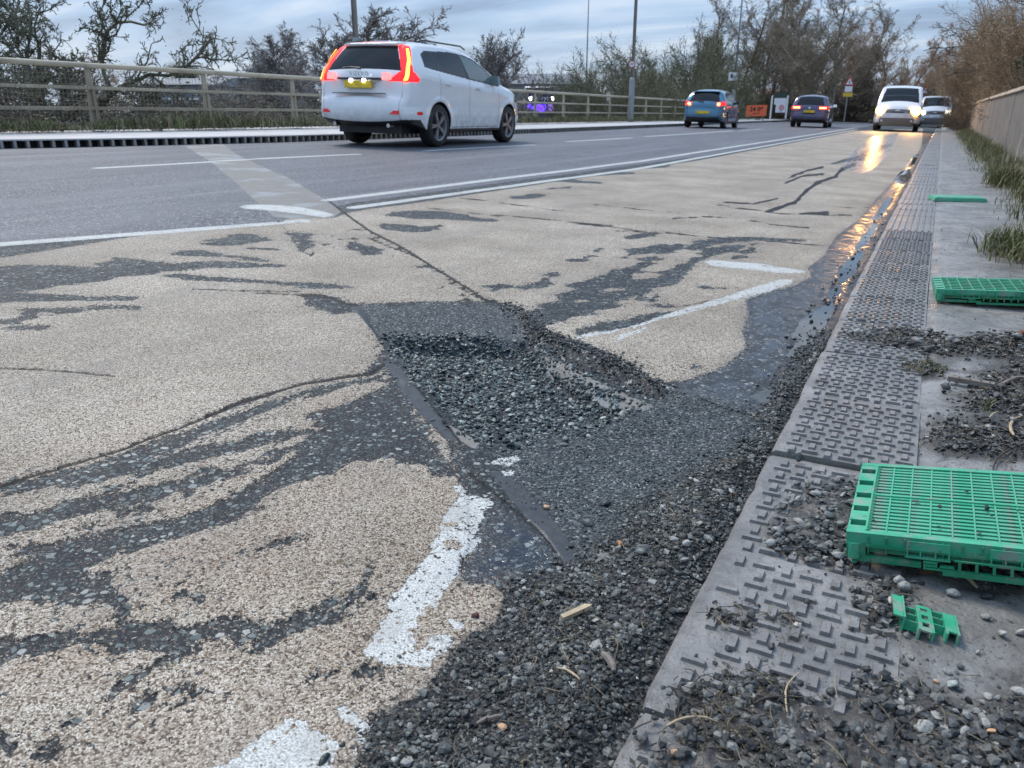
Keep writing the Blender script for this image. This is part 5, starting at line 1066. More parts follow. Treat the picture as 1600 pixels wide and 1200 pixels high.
    for s in (1, -1):
        V, F = ribb(b, dens([(1.02, .36), (1.02, .75), (1.06, 1.0), (1.04, 1.2)]), s); m = MB().add(V, F); V, F = ribb(b, dens([(2.12, .33), (2.10, .8), (2.12, 1.17)]), s); m.add(V, F); V, F = ribb(b, dens([(3.30, .36), (3.34, .7), (3.30, 1.06)]), s); m.add(V, F)
        V, F = ribb(b, dens([(1.45, .33), (3.3, .33)]), s, .008); m.add(V, F); m.build('shut_lines', TRIM, o)
        for yy, zz in ((1.30, 1.06), (2.42, 1.02)): xx = float(b.x(np.array([yy]), np.array([zz]))[0]); MB().box(s*(xx+.018)-.012, s*(xx+.018)+.012, yy-.10, yy+.10, zz-.014, zz+.014, tap=.004).build('door_handle', mats['body'], o); 
        MB().box(s*.955-.11, s*.955+.11, 3.02, 3.16, 1.10, 1.26, tap=.03).build('mirror', paint('mirror_paint', (.12, .16, .16)), o)
        MB().tube([(s*.66, .75, 1.70), (s*.68, .9, 1.735), (s*.68, 2.2, 1.735), (s*.66, 2.4, 1.69)], .014, 8).build('roof_rail', TRIM, o, True)
        MB().box(s*.62-.15, s*.62+.15, -.025, .10, .545, .60, tap=.01).build('reflector', LREDD, o)
    MB().box(-.27, .27, -.048, .0, .945, 1.055).build('number_plate', PLY, o); MB().box(-.42, .42, -.035, .04, 1.075, 1.105).build('plate_recess', TRIM, o)
    for s in (-.13, .13): MB().tube([(s, -.07, 1.06), (s, -.03, 1.06)], .028, 12).build('plate_lamp', PLAMP, o)
    MB().box(-.52, .52, -.052, .0, .855, .868).build('tailgate_shut_line', TRIM, o); MB().tube([(.02, .02, 1.245), (-.20, .045, 1.265), (-.36, .05, 1.255)], [.018, .014, .01], 8).build('wiper', TRIM, o)
    me = text_mesh('V O L V O', .085, CHROME, 'badge'); q = link('badge', me, o); q.matrix_local = Matrix.Translation((0, .0, 1.165)) @ Matrix.Rotation(radians(100), 4, 'X')
    # roof spoiler over the rear window
    P = [( x, .30 + .05*(x/.55)**2, 1.655) for x in np.linspace(-.55, .55, 13)]; m = MB(); V = []
    for (x, y, z) in P: V += [(x, y, z-.008), (x, y+.26, z+.035), (x, y+.26, z-.01), (x, y+.05, z-.045)]
    n = len(P); F = [(4*i+a, 4*i+(a+1) % 4, 4*i+4+(a+1) % 4, 4*i+4+a) for i in range(n-1) for a in range(4)] + [(0, 1, 2, 3), (4*n-4, 4*n-1, 4*n-2, 4*n-3)]; m.add(V, F).build('roof_spoiler', mats['body'], o, True)
    MB().box(-.22, .22, .335, .36, 1.632, 1.648).build('high_brake_lamp', LREDD, o); MB().box(-.03, .03, 1.2, 1.42, 1.70, 1.755, tap=.02).build('aerial', mats['body'], o)
    for s in (-.55, .55): MB().tube([(s, .12, .36), (s, -.0, .36)], .035, 12).build('exhaust', CHROME, o)
    o.scale = (.97, .98, .965)
    for k, yy in enumerate((1.9, 2.9)):
        for s in (-.36, .36): MB().box(s-.24, s+.24, yy-.08, yy+.08, .8, 1.32, tap=.05).build('seat', TRIM, o)
    place_car(o, 681, 229.5, None, radians(2.5), (W/2-.13, 1.02)); return o
def build_hatch():
    W = 1.70; wl = [(.75, .31), (3.32, .31)]
    top = [(.18, .30), (.05, .34), (.0, .46), (.02, .60), (.10, .74), (.10, .86), (.14, .95), (.38, 1.30), (.52, 1.40), (.9, 1.46), (1.5, 1.48), (2.1, 1.45), (2.5, 1.34), (3.0, 1.04), (3.2, .96), (3.6, .90), (3.9, .78), (4.04, .60), (4.05, .4), (3.95, .22)]
    b = Body(W, top, ([0, .5, 1, 3, 4.05], [.30, .22, .2, .2, .22]), ([0, .4, 1, 3, 4], [.92, 1.03, 1.0, .92, .7]), 1.48, .24, wl, .345, rr=.09, res=.03, rear_plan=.16, front_plan=.22, crown=lambda y, z: .09 if y < .4 else .05, sill=.34)
    frame = [(.62, 1.13), (1.0, 1.06), (2.0, .99), (2.85, .95), (2.9, .98), (2.5, 1.24), (2.1, 1.37), (1.5, 1.40), (.85, 1.37)]
    def side(y, z):
        t = np.full(len(y), 'body', object); t[inpoly(y, z, frame)] = 'side_window'; t[inpoly(y, z, [(-.1, .86), (.42, .90), (.34, 1.04), (-.1, 1.0)])] = 'tail_lamp'; t[z < .28] = 'lower_trim'; t[inpoly(y, z, [(3.5, .72), (4.1, .62), (4.1, .78), (3.7, .84)])] = 'headlamp'; return t
    def strip(x, y, z):
        t = np.full(len(x), 'body', object); ax = np.abs(x); t[(y < .8) & (z > 1.0) & (z < 1.36) & (ax < .62-.12*(z-1)/.36)] = 'rear_window'; t[(y < .5) & (z > .87) & (z < .995) & (ax > .50)] = 'tail_lamp'; t[(y < 1) & (z < .44)] = 'lower_trim'
        t[(y > 2.2) & (z > 1.0) & (z < 1.42) & (ax < .6)] = 'windscreen'; t[(y > 3.9) & (z > .3) & (z < .6) & (ax < .5)] = 'grille'; return t
    mats = dict(body=paint('teal_blue_paint', (.035, .145, .24), .25, 1), side_window=GLASS, tail_lamp=LRED, lower_trim=TRIM, headlamp=CHROME, rear_window=GLASS, windscreen=GLASS, grille=TRIM, wheel_well=TRIM, underside=TRIM)
    o = assemble('blue_hatchback', 'teal blue hatchback driving away with lit tail lamps', 'car', b, side, strip, mats, wl, .305, .19, 1.48)
    MB().box(-.27, .27, -.11, .0, .56, .67).build('number_plate', PLY, o); MB().tube([(-.02, .03, 1.02), (-.3, .10, 1.07)], .02, 6).build('wiper', TRIM, o)
    for s in (1, -1): MB().tube([(s*.60, .02, .935), (s*.60, .09, .935)], .055, 12).build('brake_lamp', LHOT, o); MB().box(s*.88-.09, s*.88+.09, 2.62, 2.76, .96, 1.08, tap=.025).build('mirror', TRIM, o)
    for s in (1, -1):
        m = MB()
        for L in ([(1.05, .3), (1.0, .99)], [(1.95, .27), (1.95, .98)], [(2.85, .3), (2.8, .93)]): V, F = ribb(b, dens(L), s, .012); m.add(V, F)
        m.build('shut_lines', TRIM, o)
        for yy in (1.22, 2.12): xx = float(b.x(np.array([yy]), np.array([.86]))[0]); MB().box(s*(xx+.015)-.012, s*(xx+.015)+.012, yy-.08, yy+.08, .85, .88).build('door_handle', CHROME, o)
    MB().box(-.55, .55, .36, .52, 1.405, 1.43).build('roof_spoiler', mats['body'], o)
    place_car(o, 1128, 200.8, None, radians(2.5), (W/2-.15, .75)); return o
def build_estate():
    W = 1.82; wl = [(.95, .33), (3.62, .33)]
    top = [(.18, .32), (.05, .35), (.0, .46), (.02, .62), (.07, .72), (.08, .88), (.12, .98), (.35, 1.34), (.48, 1.44), (.9, 1.49), (1.7, 1.51), (2.3, 1.48), (2.7, 1.38), (3.25, 1.06), (3.4, 1.0), (3.9, .94), (4.3, .80), (4.48, .62), (4.5, .4), (4.4, .24)]
    b = Body(W, top, ([0, .5, 1, 3.5, 4.5], [.32, .24, .21, .21, .24]), ([0, .4, 1, 3.3, 4.4], [.95, 1.04, 1.0, .95, .75]), 1.51, .22, wl, .365, rr=.08, res=.03, rear_plan=.13, front_plan=.2, crown=lambda y, z: .07, sill=.36)
    frame = [(.45, 1.12), (.8, 1.06), (2.0, 1.02), (3.05, .98), (3.1, 1.0), (2.7, 1.26), (2.3, 1.40), (1.5, 1.43), (.62, 1.38)]
    def side(y, z):
        t = np.full(len(y), 'body', object); t[inpoly(y, z, frame)] = 'side_window'; t[inpoly(y, z, [(-.1, .86), (.35, .88), (.32, 1.0), (-.1, 1.0)])] = 'tail_lamp'; t[z < .3] = 'lower_trim'; t[inpoly(y, z, [(3.9, .74), (4.5, .62), (4.5, .78), (4.1, .88)])] = 'headlamp'; return t
    def strip(x, y, z):
        t = np.full(len(x), 'body', object); ax = np.abs(x); t[(y < .8) & (z > 1.03) & (z < 1.40) & (ax < .66-.12*(z-1)/.4)] = 'rear_window'; t[(y < .5) & (z > .865) & (z < 1.0) & (ax > .44)] = 'tail_lamp'; t[(y < 1) & (z < .40)] = 'lower_trim'
        t[(y > 2.3) & (z > 1.04) & (z < 1.46) & (ax < .62)] = 'windscreen'; t[(y > 4.3) & (z > .3) & (z < .66) & (ax < .5)] = 'grille'; return t
    mats = dict(body=paint('dark_indigo_paint', (.045, .040, .10), .25, 1), side_window=GLASS, tail_lamp=LRED, lower_trim=TRIM, headlamp=CHROME, rear_window=GLASS, windscreen=GLASS, grille=TRIM, wheel_well=TRIM, underside=TRIM)
    o = assemble('dark_estate_car', 'dark indigo estate car driving away ahead of the blue hatchback', 'car', b, side, strip, mats, wl, .33, .2, 1.56)
    MB().box(-.26, .26, -.09, .0, .70, .81).build('number_plate', PLY, o); MB().tube([(0, -.075, .92), (0, -.02, .92)], .06, 16).build('badge', CHROME, o)
    for s in (1, -1): MB().box(s*.62-.15, s*.62+.15, -.04, .08, .90, .96).build('brake_lamp', LHOT, o); MB().box(s*.96-.10, s*.96+.10, 2.9, 3.04, 1.0, 1.13, tap=.025).build('mirror', CHROME, o); MB().tube([(s*.62, .6, 1.51), (s*.64, .7, 1.55), (s*.64, 2.3, 1.55), (s*.62, 2.45, 1.50)], .014, 6).build('roof_rail', TRIM, o)
    for s in (1, -1):
        m = MB()
        for L in ([(1.15, .3), (1.1, 1.0)], [(2.1, .27), (2.1, 1.0)], [(3.1, .3), (3.05, .96)]): V, F = ribb(b, dens(L), s, .012); m.add(V, F)
        m.build('shut_lines', TRIM, o)
    MB().box(-.3, .3, -.085, -.0, .66, .685).build('handle_strip', TRIM, o)
    place_car(o, 1289, 199.8, None, radians(2.5), (W/2-.13, .95)); return o
def build_van(name, label, col, head, W=1.92, H=1.95, hi=1.0, silver=False):
    wl = [(.95, .34), (3.95, .34)]
    top = [(.06, .35), (.0, .5), (.0, 1.2), (.05, H-.2), (.16, H-.04), (.5, H), (2.5, H), (3.35, H-.04), (3.65, H-.15), (4.2, 1.28), (4.35, 1.16), (4.75, 1.02), (4.88, .88), (4.93, .62), (4.92, .42), (4.85, .26)]
    b = Body(W, top, ([0, .5, 4.5, 4.93], [.32, .26, .24, .26]), ([0, 3, 4.3, 4.9], [1.12, 1.12, 1.1, .95]), H, .12, wl, .38, rr=.09, res=.035, rear_plan=.04, front_plan=.2, crown=lambda y, z: .10 if y > 4 else .04, sill=.36)
    def side(y, z):
        t = np.full(len(y), 'body', object); t[inpoly(y, z, [(2.75, 1.14), (4.05, 1.12), (3.95, 1.25), (3.6, 1.62), (3.4, 1.74), (2.75, 1.74)])] = 'side_window'; t[inpoly(y, z, [(4.45, .78), (5, .74), (5, .95), (4.6, 1.06)])] = 'headlamp'; t[z < .36] = 'lower_trim'; return t
    def strip(x, y, z):
        t = np.full(len(x), 'body', object); ax = np.abs(x); f = y > 3; t[f & (z > 1.20) & (z < H-.13) & (ax < .78-.12*(z-1.2)/.6) & (y < 4.4)] = 'windscreen'; t[f & (z > .74) & (z < .90) & (ax < .5) & (y > 4.5)] = 'grille'; t[f & (z < .58) & (y > 4.4)] = 'bumper'
        t[f & (z > .76) & (z < .97) & (ax > .56) & (y > 4.5)] = 'headlamp'; t[(y < .3) & (z > 1.2) & (z < 1.75) & (ax < .7)] = 'rear_window'; return t
    mats = dict(body=col, side_window=GLASS, headlamp=(emit('lit_headlamp_lens', (1, .50, .06), 3) if hi > 1 else emit('lit_headlamp_lens', (1, .9, .7), 2)), lower_trim=TRIM, windscreen=GLASS, grille=TRIM, bumper=simple('bumper_grey', (.16, .15, .14), .5), rear_window=GLASS, wheel_well=TRIM, underside=TRIM)
    o = assemble(name, label, 'van', b, side, strip, mats, wl, .34, .22, 1.64)
    MB().box(-.26, .26, 4.97, 5.02, .60, .71).build('number_plate', PLW, o)
    for z in (.80, .86): MB().box(-.48, .48, 4.95, 4.985, z-.012, z+.012).build('grille_bar', CHROME, o)
    m = MB().tube([(-.09, 5.0, .87), (0, 5.01, .90), (.09, 5.0, .87)], .02, 6); m.build('badge', CHROME, o)
    for s in (1, -1):
        MB().tube([(s*.70, 4.86, .87), (s*.70, 4.93, .87)], .19 if hi > 1 else .09, 18).build('lamp_bulb', head, o)
        MB().box(s*1.05-.10, s*1.05+.10, 3.75, 3.88, 1.15, 1.42, tap=.03).build('mirror', TRIM, o); MB().tube([(s*.60, 4.93, .45), (s*.60, 4.98, .45)], .05, 12).build('fog_lamp', CHROME, o)
        m = MB()
        for L in ([(2.65, .3), (2.65, 1.75)], [(3.95, .4), (4.0, 1.1)]): V, F = ribb(b, dens(L), s, .012); m.add(V, F)
        m.build('shut_lines', TRIM, o)
        if hi > 1:
            l = bpy.data.lights.new('headlamp', 'SPOT'); l.energy = 150; l.color = (1, .48, .12); l.spot_size = radians(75); l.spot_blend = .8; l.shadow_soft_size = .06
            q = bpy.data.objects.new('headlamp_light', l); COL.objects.link(q); q.parent = o; q.location = (s*.70, 5.05, .87); q.rotation_euler = (radians(86), 0, 0)
    for s in (-.2, .35): MB().tube([(s, 4.31, 1.21), (s+.3, 4.22, 1.29)], .012, 6).build('wiper', TRIM, o)
    return o
def build_vehicles():
    build_suv(); build_hatch(); build_estate()
    v = build_van('white_van', 'white van coming towards the camera with glaring headlamps', paint('white_van_paint', (.66, .66, .68)), HEAD, hi=2)
    v.rotation_euler = (0, 0, 0); yaw = radians(180+1.5)
    g = road_pt(1394, 205); v.location = (g[0]+.0, g[1]+4.9-.9+.0, float(road_base(g[0]))+.004); v.rotation_euler = (0, -atan(RS), yaw)
    v2 = build_van('silver_van', 'second pale van following close behind the glaring white van', paint('silver_van_paint', (.50, .52, .54)), HEADW, H=1.90)
    d = ray(1455, 198); g = E0 + d*(58/d[1]); v2.location = (g[0]+.0, 58+4.9, float(road_base(-.8))+.004); v2.rotation_euler = (0, 0, radians(180+1))
build_vehicles()
# ================================================================= GREEN CRATES
def plastic(name, a, b, dirt=.5):
    t = NT(name); P = t.obj(); n = t.noise(P, 14, 5, .6); n2 = t.noise(P, 38, 5, .7); c = t.mix(t.mr(n, .3, .7), a, b); c = t.mix(t.mr(n2, .50, .66, 0, dirt), c, (.24, .25, .22)); c = t.mix(t.mr(t.noise(P, 90, 3), .62, .72, 0, .7), c, (.08, .075, .06))
    t.b.inputs['Subsurface Weight'].default_value = .0; return t.fin(c, t.mr(n2, .4, .7, .3, .6))
GREEN = plastic('green_plastic', (.008, .19, .09), (.02, .28, .14)); GREENL = plastic('scuffed_green_plastic', (.015, .28, .15), (.07, .40, .235), .9)
def crate(name, label, L, D, H, loc, rot, detail=True):
    o = empty(name, loc, rot); tag(o, label, 'crate'); t = .014
    # lid frame
    m = MB(); z0, z1 = H-.018, H
    m.box(.0, L, 0, .010, z0, z1).box(0, L, D-.012, D, z0, z1).box(L-.03, L, .0102, D-.0122, z0, z1)
    m.build('lid_rim', GREENL, o)
    m = MB(); n = 5                                     # side strip with square openings
    for k in range(n+1):
        y = .0102 + (D-.0224)*k/n; w = (D-.0224)/n*.31; m.box(.001, .026, max(.0102, y-w), min(D-.0122, y+w), z0+.001, z1-.0005)
    m.box(.0262, .029, .0102, D-.0122, z0-.004, z1+.001); m.box(.0, .003, .011, D-.013, z0-.01, z1-.002); m.build('end_strip', GREENL, o)
    if detail:
        ns = 21; sl = MB().box(.0292, L-.0302, -.0036, .0030, -.0050, .0).mesh('slat', GREENL)
        for k in range(ns):
            y = .018 + (D-.036)*k/(ns-1)
            if k == 11: continue
            link('slat', sl, o, (0, y, z1-.0022+random.uniform(-.0004, .0002)))
        rb = MB().box(-.0012, .0012, .0104, D-.0124, -.011, 0).mesh('rib', GREENL)
        for k in range(11): link('rib', rb, o, (.0292 + (L-.06)*(k+.9)/11.2, 0, z1-.0012))
        MB().box(.0292, L-.0302, D*.52-.0035, D*.52+.0035, z1-.010, z1+.0004).build('centre_rib', GREENL, o)
        m = MB()
        for k in range(46): y = .014 + (D-.028)*k/45; m.box(.0293, .0335, y-.0009, y+.0009, z1-.006, z1+.0012)
        m.build('ratchet_teeth', GREENL, o)
        MB().box(.03, L-.031, .012, D*.51, z1-.016, z1-.013).build('floor', GREEN, o); MB().box(.03, L-.031, D*.51+.001, D-.014, .006, .010).build('floor', GREEN, o)
    else:
        ns = 8
        for k in range(ns): y = .02 + (D-.04)*k/(ns-1); MB().box(.0292, L-.0302, y-.006, y+.006, z1-.008, z1-.002).build('slat', GREEN, o)
        for k in range(10): x = .0292 + (L-.06)*(k+.6)/10; MB().box(x-.0012, x+.0012, .0104, D-.0124, z1-.009, z1-.0005).build('rib', GREENL, o)
        MB().box(.03, L-.031, .012, D-.014, z1-.016, z1-.012).build('floor', GREEN, o)
    # upright side under the rim: lattice cells and latch housings
    m = MB(); z = z0
    m.box(.03, L, .004, .007, z-.016, z-.0005)
    for k in range(15):
        x = .032 + (L-.04)*k/14; m.box(x-.001, x+.001, -.003, .0038, z-.015, z+.0145)
    m.box(.028, L, -.0042, -.0002, z-.004, z+.001); m.box(.0, .028, -.003, .006, z-.020, z-.0005); m.build('front_lattice', GREEN, o)
    for x in (.115, .225, .335):
        if x < L-.03: q = MB().box(x-.030, x+.030, -.0075, -.0045, z+.001, z+.015, tap=.001); q.box(x-.030, x+.030, -.0075, .003, z-.013, z-.010); [q.box(x+dx-.0012, x+dx+.0012, -.0072, .003, z-.0098, z+.0008) for dx in (-.028, -.010, .010, .028)]; q.build('latch', GREENL, o)
    # folded lower panels
    MB().box(.008, .106, -.002, .006, .004, z-.0205).build('side_panel', GREEN, o); MB().box(.135, L, -.010, -.004, .0, z-.026).build('side_panel', GREEN, o)
    m = MB(); 
    for (a, b, c, d) in ((.109, .150, z-.024, z-.0205), (.109, .131, .016, .020), (.109, .150, .006, .0095), (.109, .112, .0096, z-.0242), (.128, .131, .0096, .0159), (.128, .131, .0202, z-.0242)): m.box(a, b, -.008, -.0022, c, d)
    for k in range(7): x = .155 + .022*k; m.box(x, x+.004, -.0122, -.0102, .012, .026)
    m.box(.15, L*.8, -.0122, -.0102, .0262, .0285); m.build('torn_hinge', GREEN, o)
    # back and ends
    MB().box(.03, L, D-.008, D-.003, .0, z0-.0005).build('side_panel', GREEN, o); MB().box(L-.006, L-.001, .008, D-.0082, .0, z0-.0005).build('end_panel', GREEN, o)
    MB().box(.004, .009, .012, D-.013, .004, z0-.0005).build('end_panel', GREEN, o)
    c = MB().tube([(.012, .004, z0-.0005), (.011, .0, .010), (.012, .001, .002)], [.012, .010, .006], 8); c.build('corner_clip', GREENL, o)
    return o
def build_crates():
    H = .053
    a = flat_pt(1330, 833, H); b = flat_pt(1600, 848, H); c = flat_pt(1366, 726, H); yaw = atan2(b[1]-a[1], b[0]-a[0]); D = float(np.hypot(*(c-a)[:2]))
    o = crate('green_crate', 'green folded plastic crate lid lying nearest the camera beside the kerb slabs', .40, D*.985, H, (a[0], a[1], .004), radians(1.5)); o.rotation_euler = (0, radians(-8.2), radians(0.0)); o.location.z = .002
    a = flat_pt(1461, 474, .0); b = flat_pt(1600, 477, .0); a2 = flat_pt(1490, 444, .055); yaw = atan2(b[1]-a[1], b[0]-a[0])
    o = crate('green_crate', 'green folded crate with square side openings lying middle distance on the footway', .42, .26, .052, (a[0], a[1], .004), radians(4), detail=False); o.rotation_euler = (0, radians(-3), radians(4))
    a = flat_pt(1459, 315); b = flat_pt(1530, 317); o = MB().box(0, .40, 0, .27, .0, .026, tap=.008); o.box(.02, .38, .02, .25, .0262, .031, tap=.004)
    q = o.build('green_tray', GREENL, None, False, (a[0], a[1], .006), (0, 0, atan2(b[1]-a[1], b[0]-a[0]))); tag(q, 'flat green crate lid lying farthest away on the footway', 'crate')
    # broken piece
    p = flat_pt(1393, 985, .0); yaw = radians(18); o = empty('crate_fragment', (p[0], p[1]-.0, .012), yaw); tag(o, 'broken pale green piece of crate with three slots lying on the mud', 'crate fragment')
    o.rotation_euler = (radians(-6), radians(5), yaw-.25); k = 1.0
    def bar(x0, x1, y0, y1, z0, z1, nm='web'): MB().box(x0*k, x1*k, y0*k, y1*k, z0*k, z1*k).build(nm, GREENL, o)
    bar(-.002, .010, .0, .062, .012, .0145, 'flange'); bar(.0102, .013, -.002, .064, -.006, .016); bar(.0132, .030, .004, .058, -.006, -.0035, 'floor')
    for y in (.006, .026, .046): bar(.0135, .0295, y, y+.002, -.0034, .008)
    bar(.0302, .033, -.012, .06, -.008, .010)
    m = MB(); 
    for (y0, y1) in ((-.014, -.002), (.010, .020), (.032, .042), (.052, .060)): m.box(.0332, .047, y0, y1, .0075, .010)
    m.box(.0332, .0355, -.0018, .052, .0075, .0098); m.box(.0445, .047, -.0018, .052, .0075, .0098); m.build('slotted_plate', GREENL, o)
    bar(.0472, .050, -.012, .058, -.008, .010); bar(.0502, .064, .012, .058, -.004, -.0015, 'floor')
    for y in (.014, .034, .052): bar(.0503, .0638, y, y+.002, -.0013, .010)
    bar(.0642, .067, -.006, .056, -.008, .012); bar(.0672, .078, .002, .054, .0095, .012, 'flange'); bar(.0782, .081, -.004, .054, -.008, .013)
build_crates()

# ================================================================= STONES
ico_v = None
def ico():
    t = (1+5**.5)/2; v = np.array([(-1, t, 0), (1, t, 0), (-1, -t, 0), (1, -t, 0), (0, -1, t), (0, 1, t), (0, -1, -t), (0, 1, -t), (t, 0, -1), (t, 0, 1), (-t, 0, -1), (-t, 0, 1)], float); v /= np.linalg.norm(v[0])
    f = np.array([(0, 11, 5), (0, 5, 1), (0, 1, 7), (0, 7, 10), (0, 10, 11), (1, 5, 9), (5, 11, 4), (11, 10, 2), (10, 7, 6), (7, 1, 8), (3, 9, 4), (3, 4, 2), (3, 2, 6), (3, 6, 8), (3, 8, 9), (4, 9, 5), (2, 4, 11), (6, 2, 10), (8, 6, 7), (9, 8, 1)]); return v, f
IV, IF = ico(); IV = np.sign(IV)*np.abs(IV)**.62; IV /= np.linalg.norm(IV, axis=1).mean()
def rot_mats(n):
    q = rng.normal(size=(n, 4)); q /= np.linalg.norm(q, axis=1)[:, None]; w, x, y, z = q.T
    return np.stack([1-2*(y*y+z*z), 2*(x*y-z*w), 2*(x*z+y*w), 2*(x*y+z*w), 1-2*(x*x+z*z), 2*(y*z-x*w), 2*(x*z-y*w), 2*(y*z+x*w), 1-2*(x*x+y*y)], 1).reshape(n, 3, 3)
def stone_mesh(name, C, S, mat, tint, flat=.6, sink=.25):
    """C (n,3) contact points, S (n,) radii"""
    n = len(C); v = IV[None]*(1+rng.uniform(-.38, .28, (n, 12, 1))); v = v*np.stack([rng.uniform(.8, 1.35, n), rng.uniform(.65, 1.0, n), rng.uniform(.5, .9, n)], 1)[:, None, :]
    v = np.einsum('nij,nkj->nki', rot_mats(n), v); v[:, :, 2] *= flat; v = v*S[:, None, None]; v[:, :, 2] -= v[:, :, 2].min(1)[:, None]; v += C[:, None, :]; v[:, :, 2] -= (sink*S*flat)[:, None]
    f = (IF[None] + (np.arange(n)*12)[:, None, None]).reshape(-1, 3); return np_mesh(name, v.reshape(-1, 3), f, mat, False, {'tint': np.repeat(tint, 12)})
def stone_mat(name, st, rough=(.35, .65)):
    t = NT(name); P = t.pos(); n = t.noise(P, 260, 4, .6); c = t.ramp(t.attr('tint'), st); c2 = t.n('Mix', data_type='RGBA', blend_type='MULTIPLY'); c2.inputs[0].default_value = 1; t.l(c, c2.inputs[6]); t.l(t.mix(t.mr(n, .3, .7), (.55, .55, .55), (1.2, 1.2, 1.2)), c2.inputs[7])
    t.bump(n, .0012); return t.fin(c2.outputs[2], t.mr(n, .3, .7, *rough), 0, .3)
ST_WET = stone_mat('wet_dark_stone', [(0, (.012, .013, .014)), (.3, (.042, .046, .045)), (.55, (.11, .118, .112)), (.8, (.22, .235, .215)), (1, (.52, .51, .46))], (.2, .5))
ST_HOLE = stone_mat('green_grey_road_stone', [(0, (.014, .020, .023)), (.35, (.05, .068, .07)), (.62, (.14, .17, .165)), (.85, (.28, .32, .30)), (1, (.52, .54, .48))], (.22, .5))
ST_PALE = stone_mat('grey_angular_stone', [(0, (.025, .028, .030)), (.4, (.075, .080, .080)), (.7, (.17, .175, .165)), (.93, (.34, .34, .32)), (1, (.52, .48, .42))], (.4, .7))
def scatter(polys, n, zf, pw=None):
    """random points inside world polygons with density noise"""
    out = []
    A = []
    for q in polys: x, y = q.T; A.append(abs(np.dot(x, np.roll(y, 1))-np.dot(y, np.roll(x, 1)))/2)
    A = np.array(A)/sum(A)
    for q, a in zip(polys, A):
        m = int(n*a); (x0, y0), (x1, y1) = q.min(0), q.max(0); got = np.zeros((0, 2))
        while len(got) < m:
            p = np.stack([rng.uniform(x0, x1, m*2), rng.uniform(y0, y1, m*2)], 1); s = sdf(p[:, 0], p[:, 1], q, .06); k = (s > -.055) & (rng.random(len(p)) < .05 + .95*sstep(-.04, .07, s)**1.3) & (fbm(p[:, 0]*9, p[:, 1]*9, 55, 3) + rng.uniform(-.35, .35, len(p)) > -.22); got = np.concatenate([got, p[k]])
        out.append(got[:m])
    p = np.concatenate(out); return np.concatenate([p, zf(p[:, 0], p[:, 1])[:, None]], 1)
def ctint(p, hi=1.): r = np.hypot(p[:, 0], p[:, 1]); return np.clip(rng.beta(1.5, 2.5, len(p))*hi + .12*fbm(p[:, 0]*8, p[:, 1]*8, 66, 3), 0, 1)
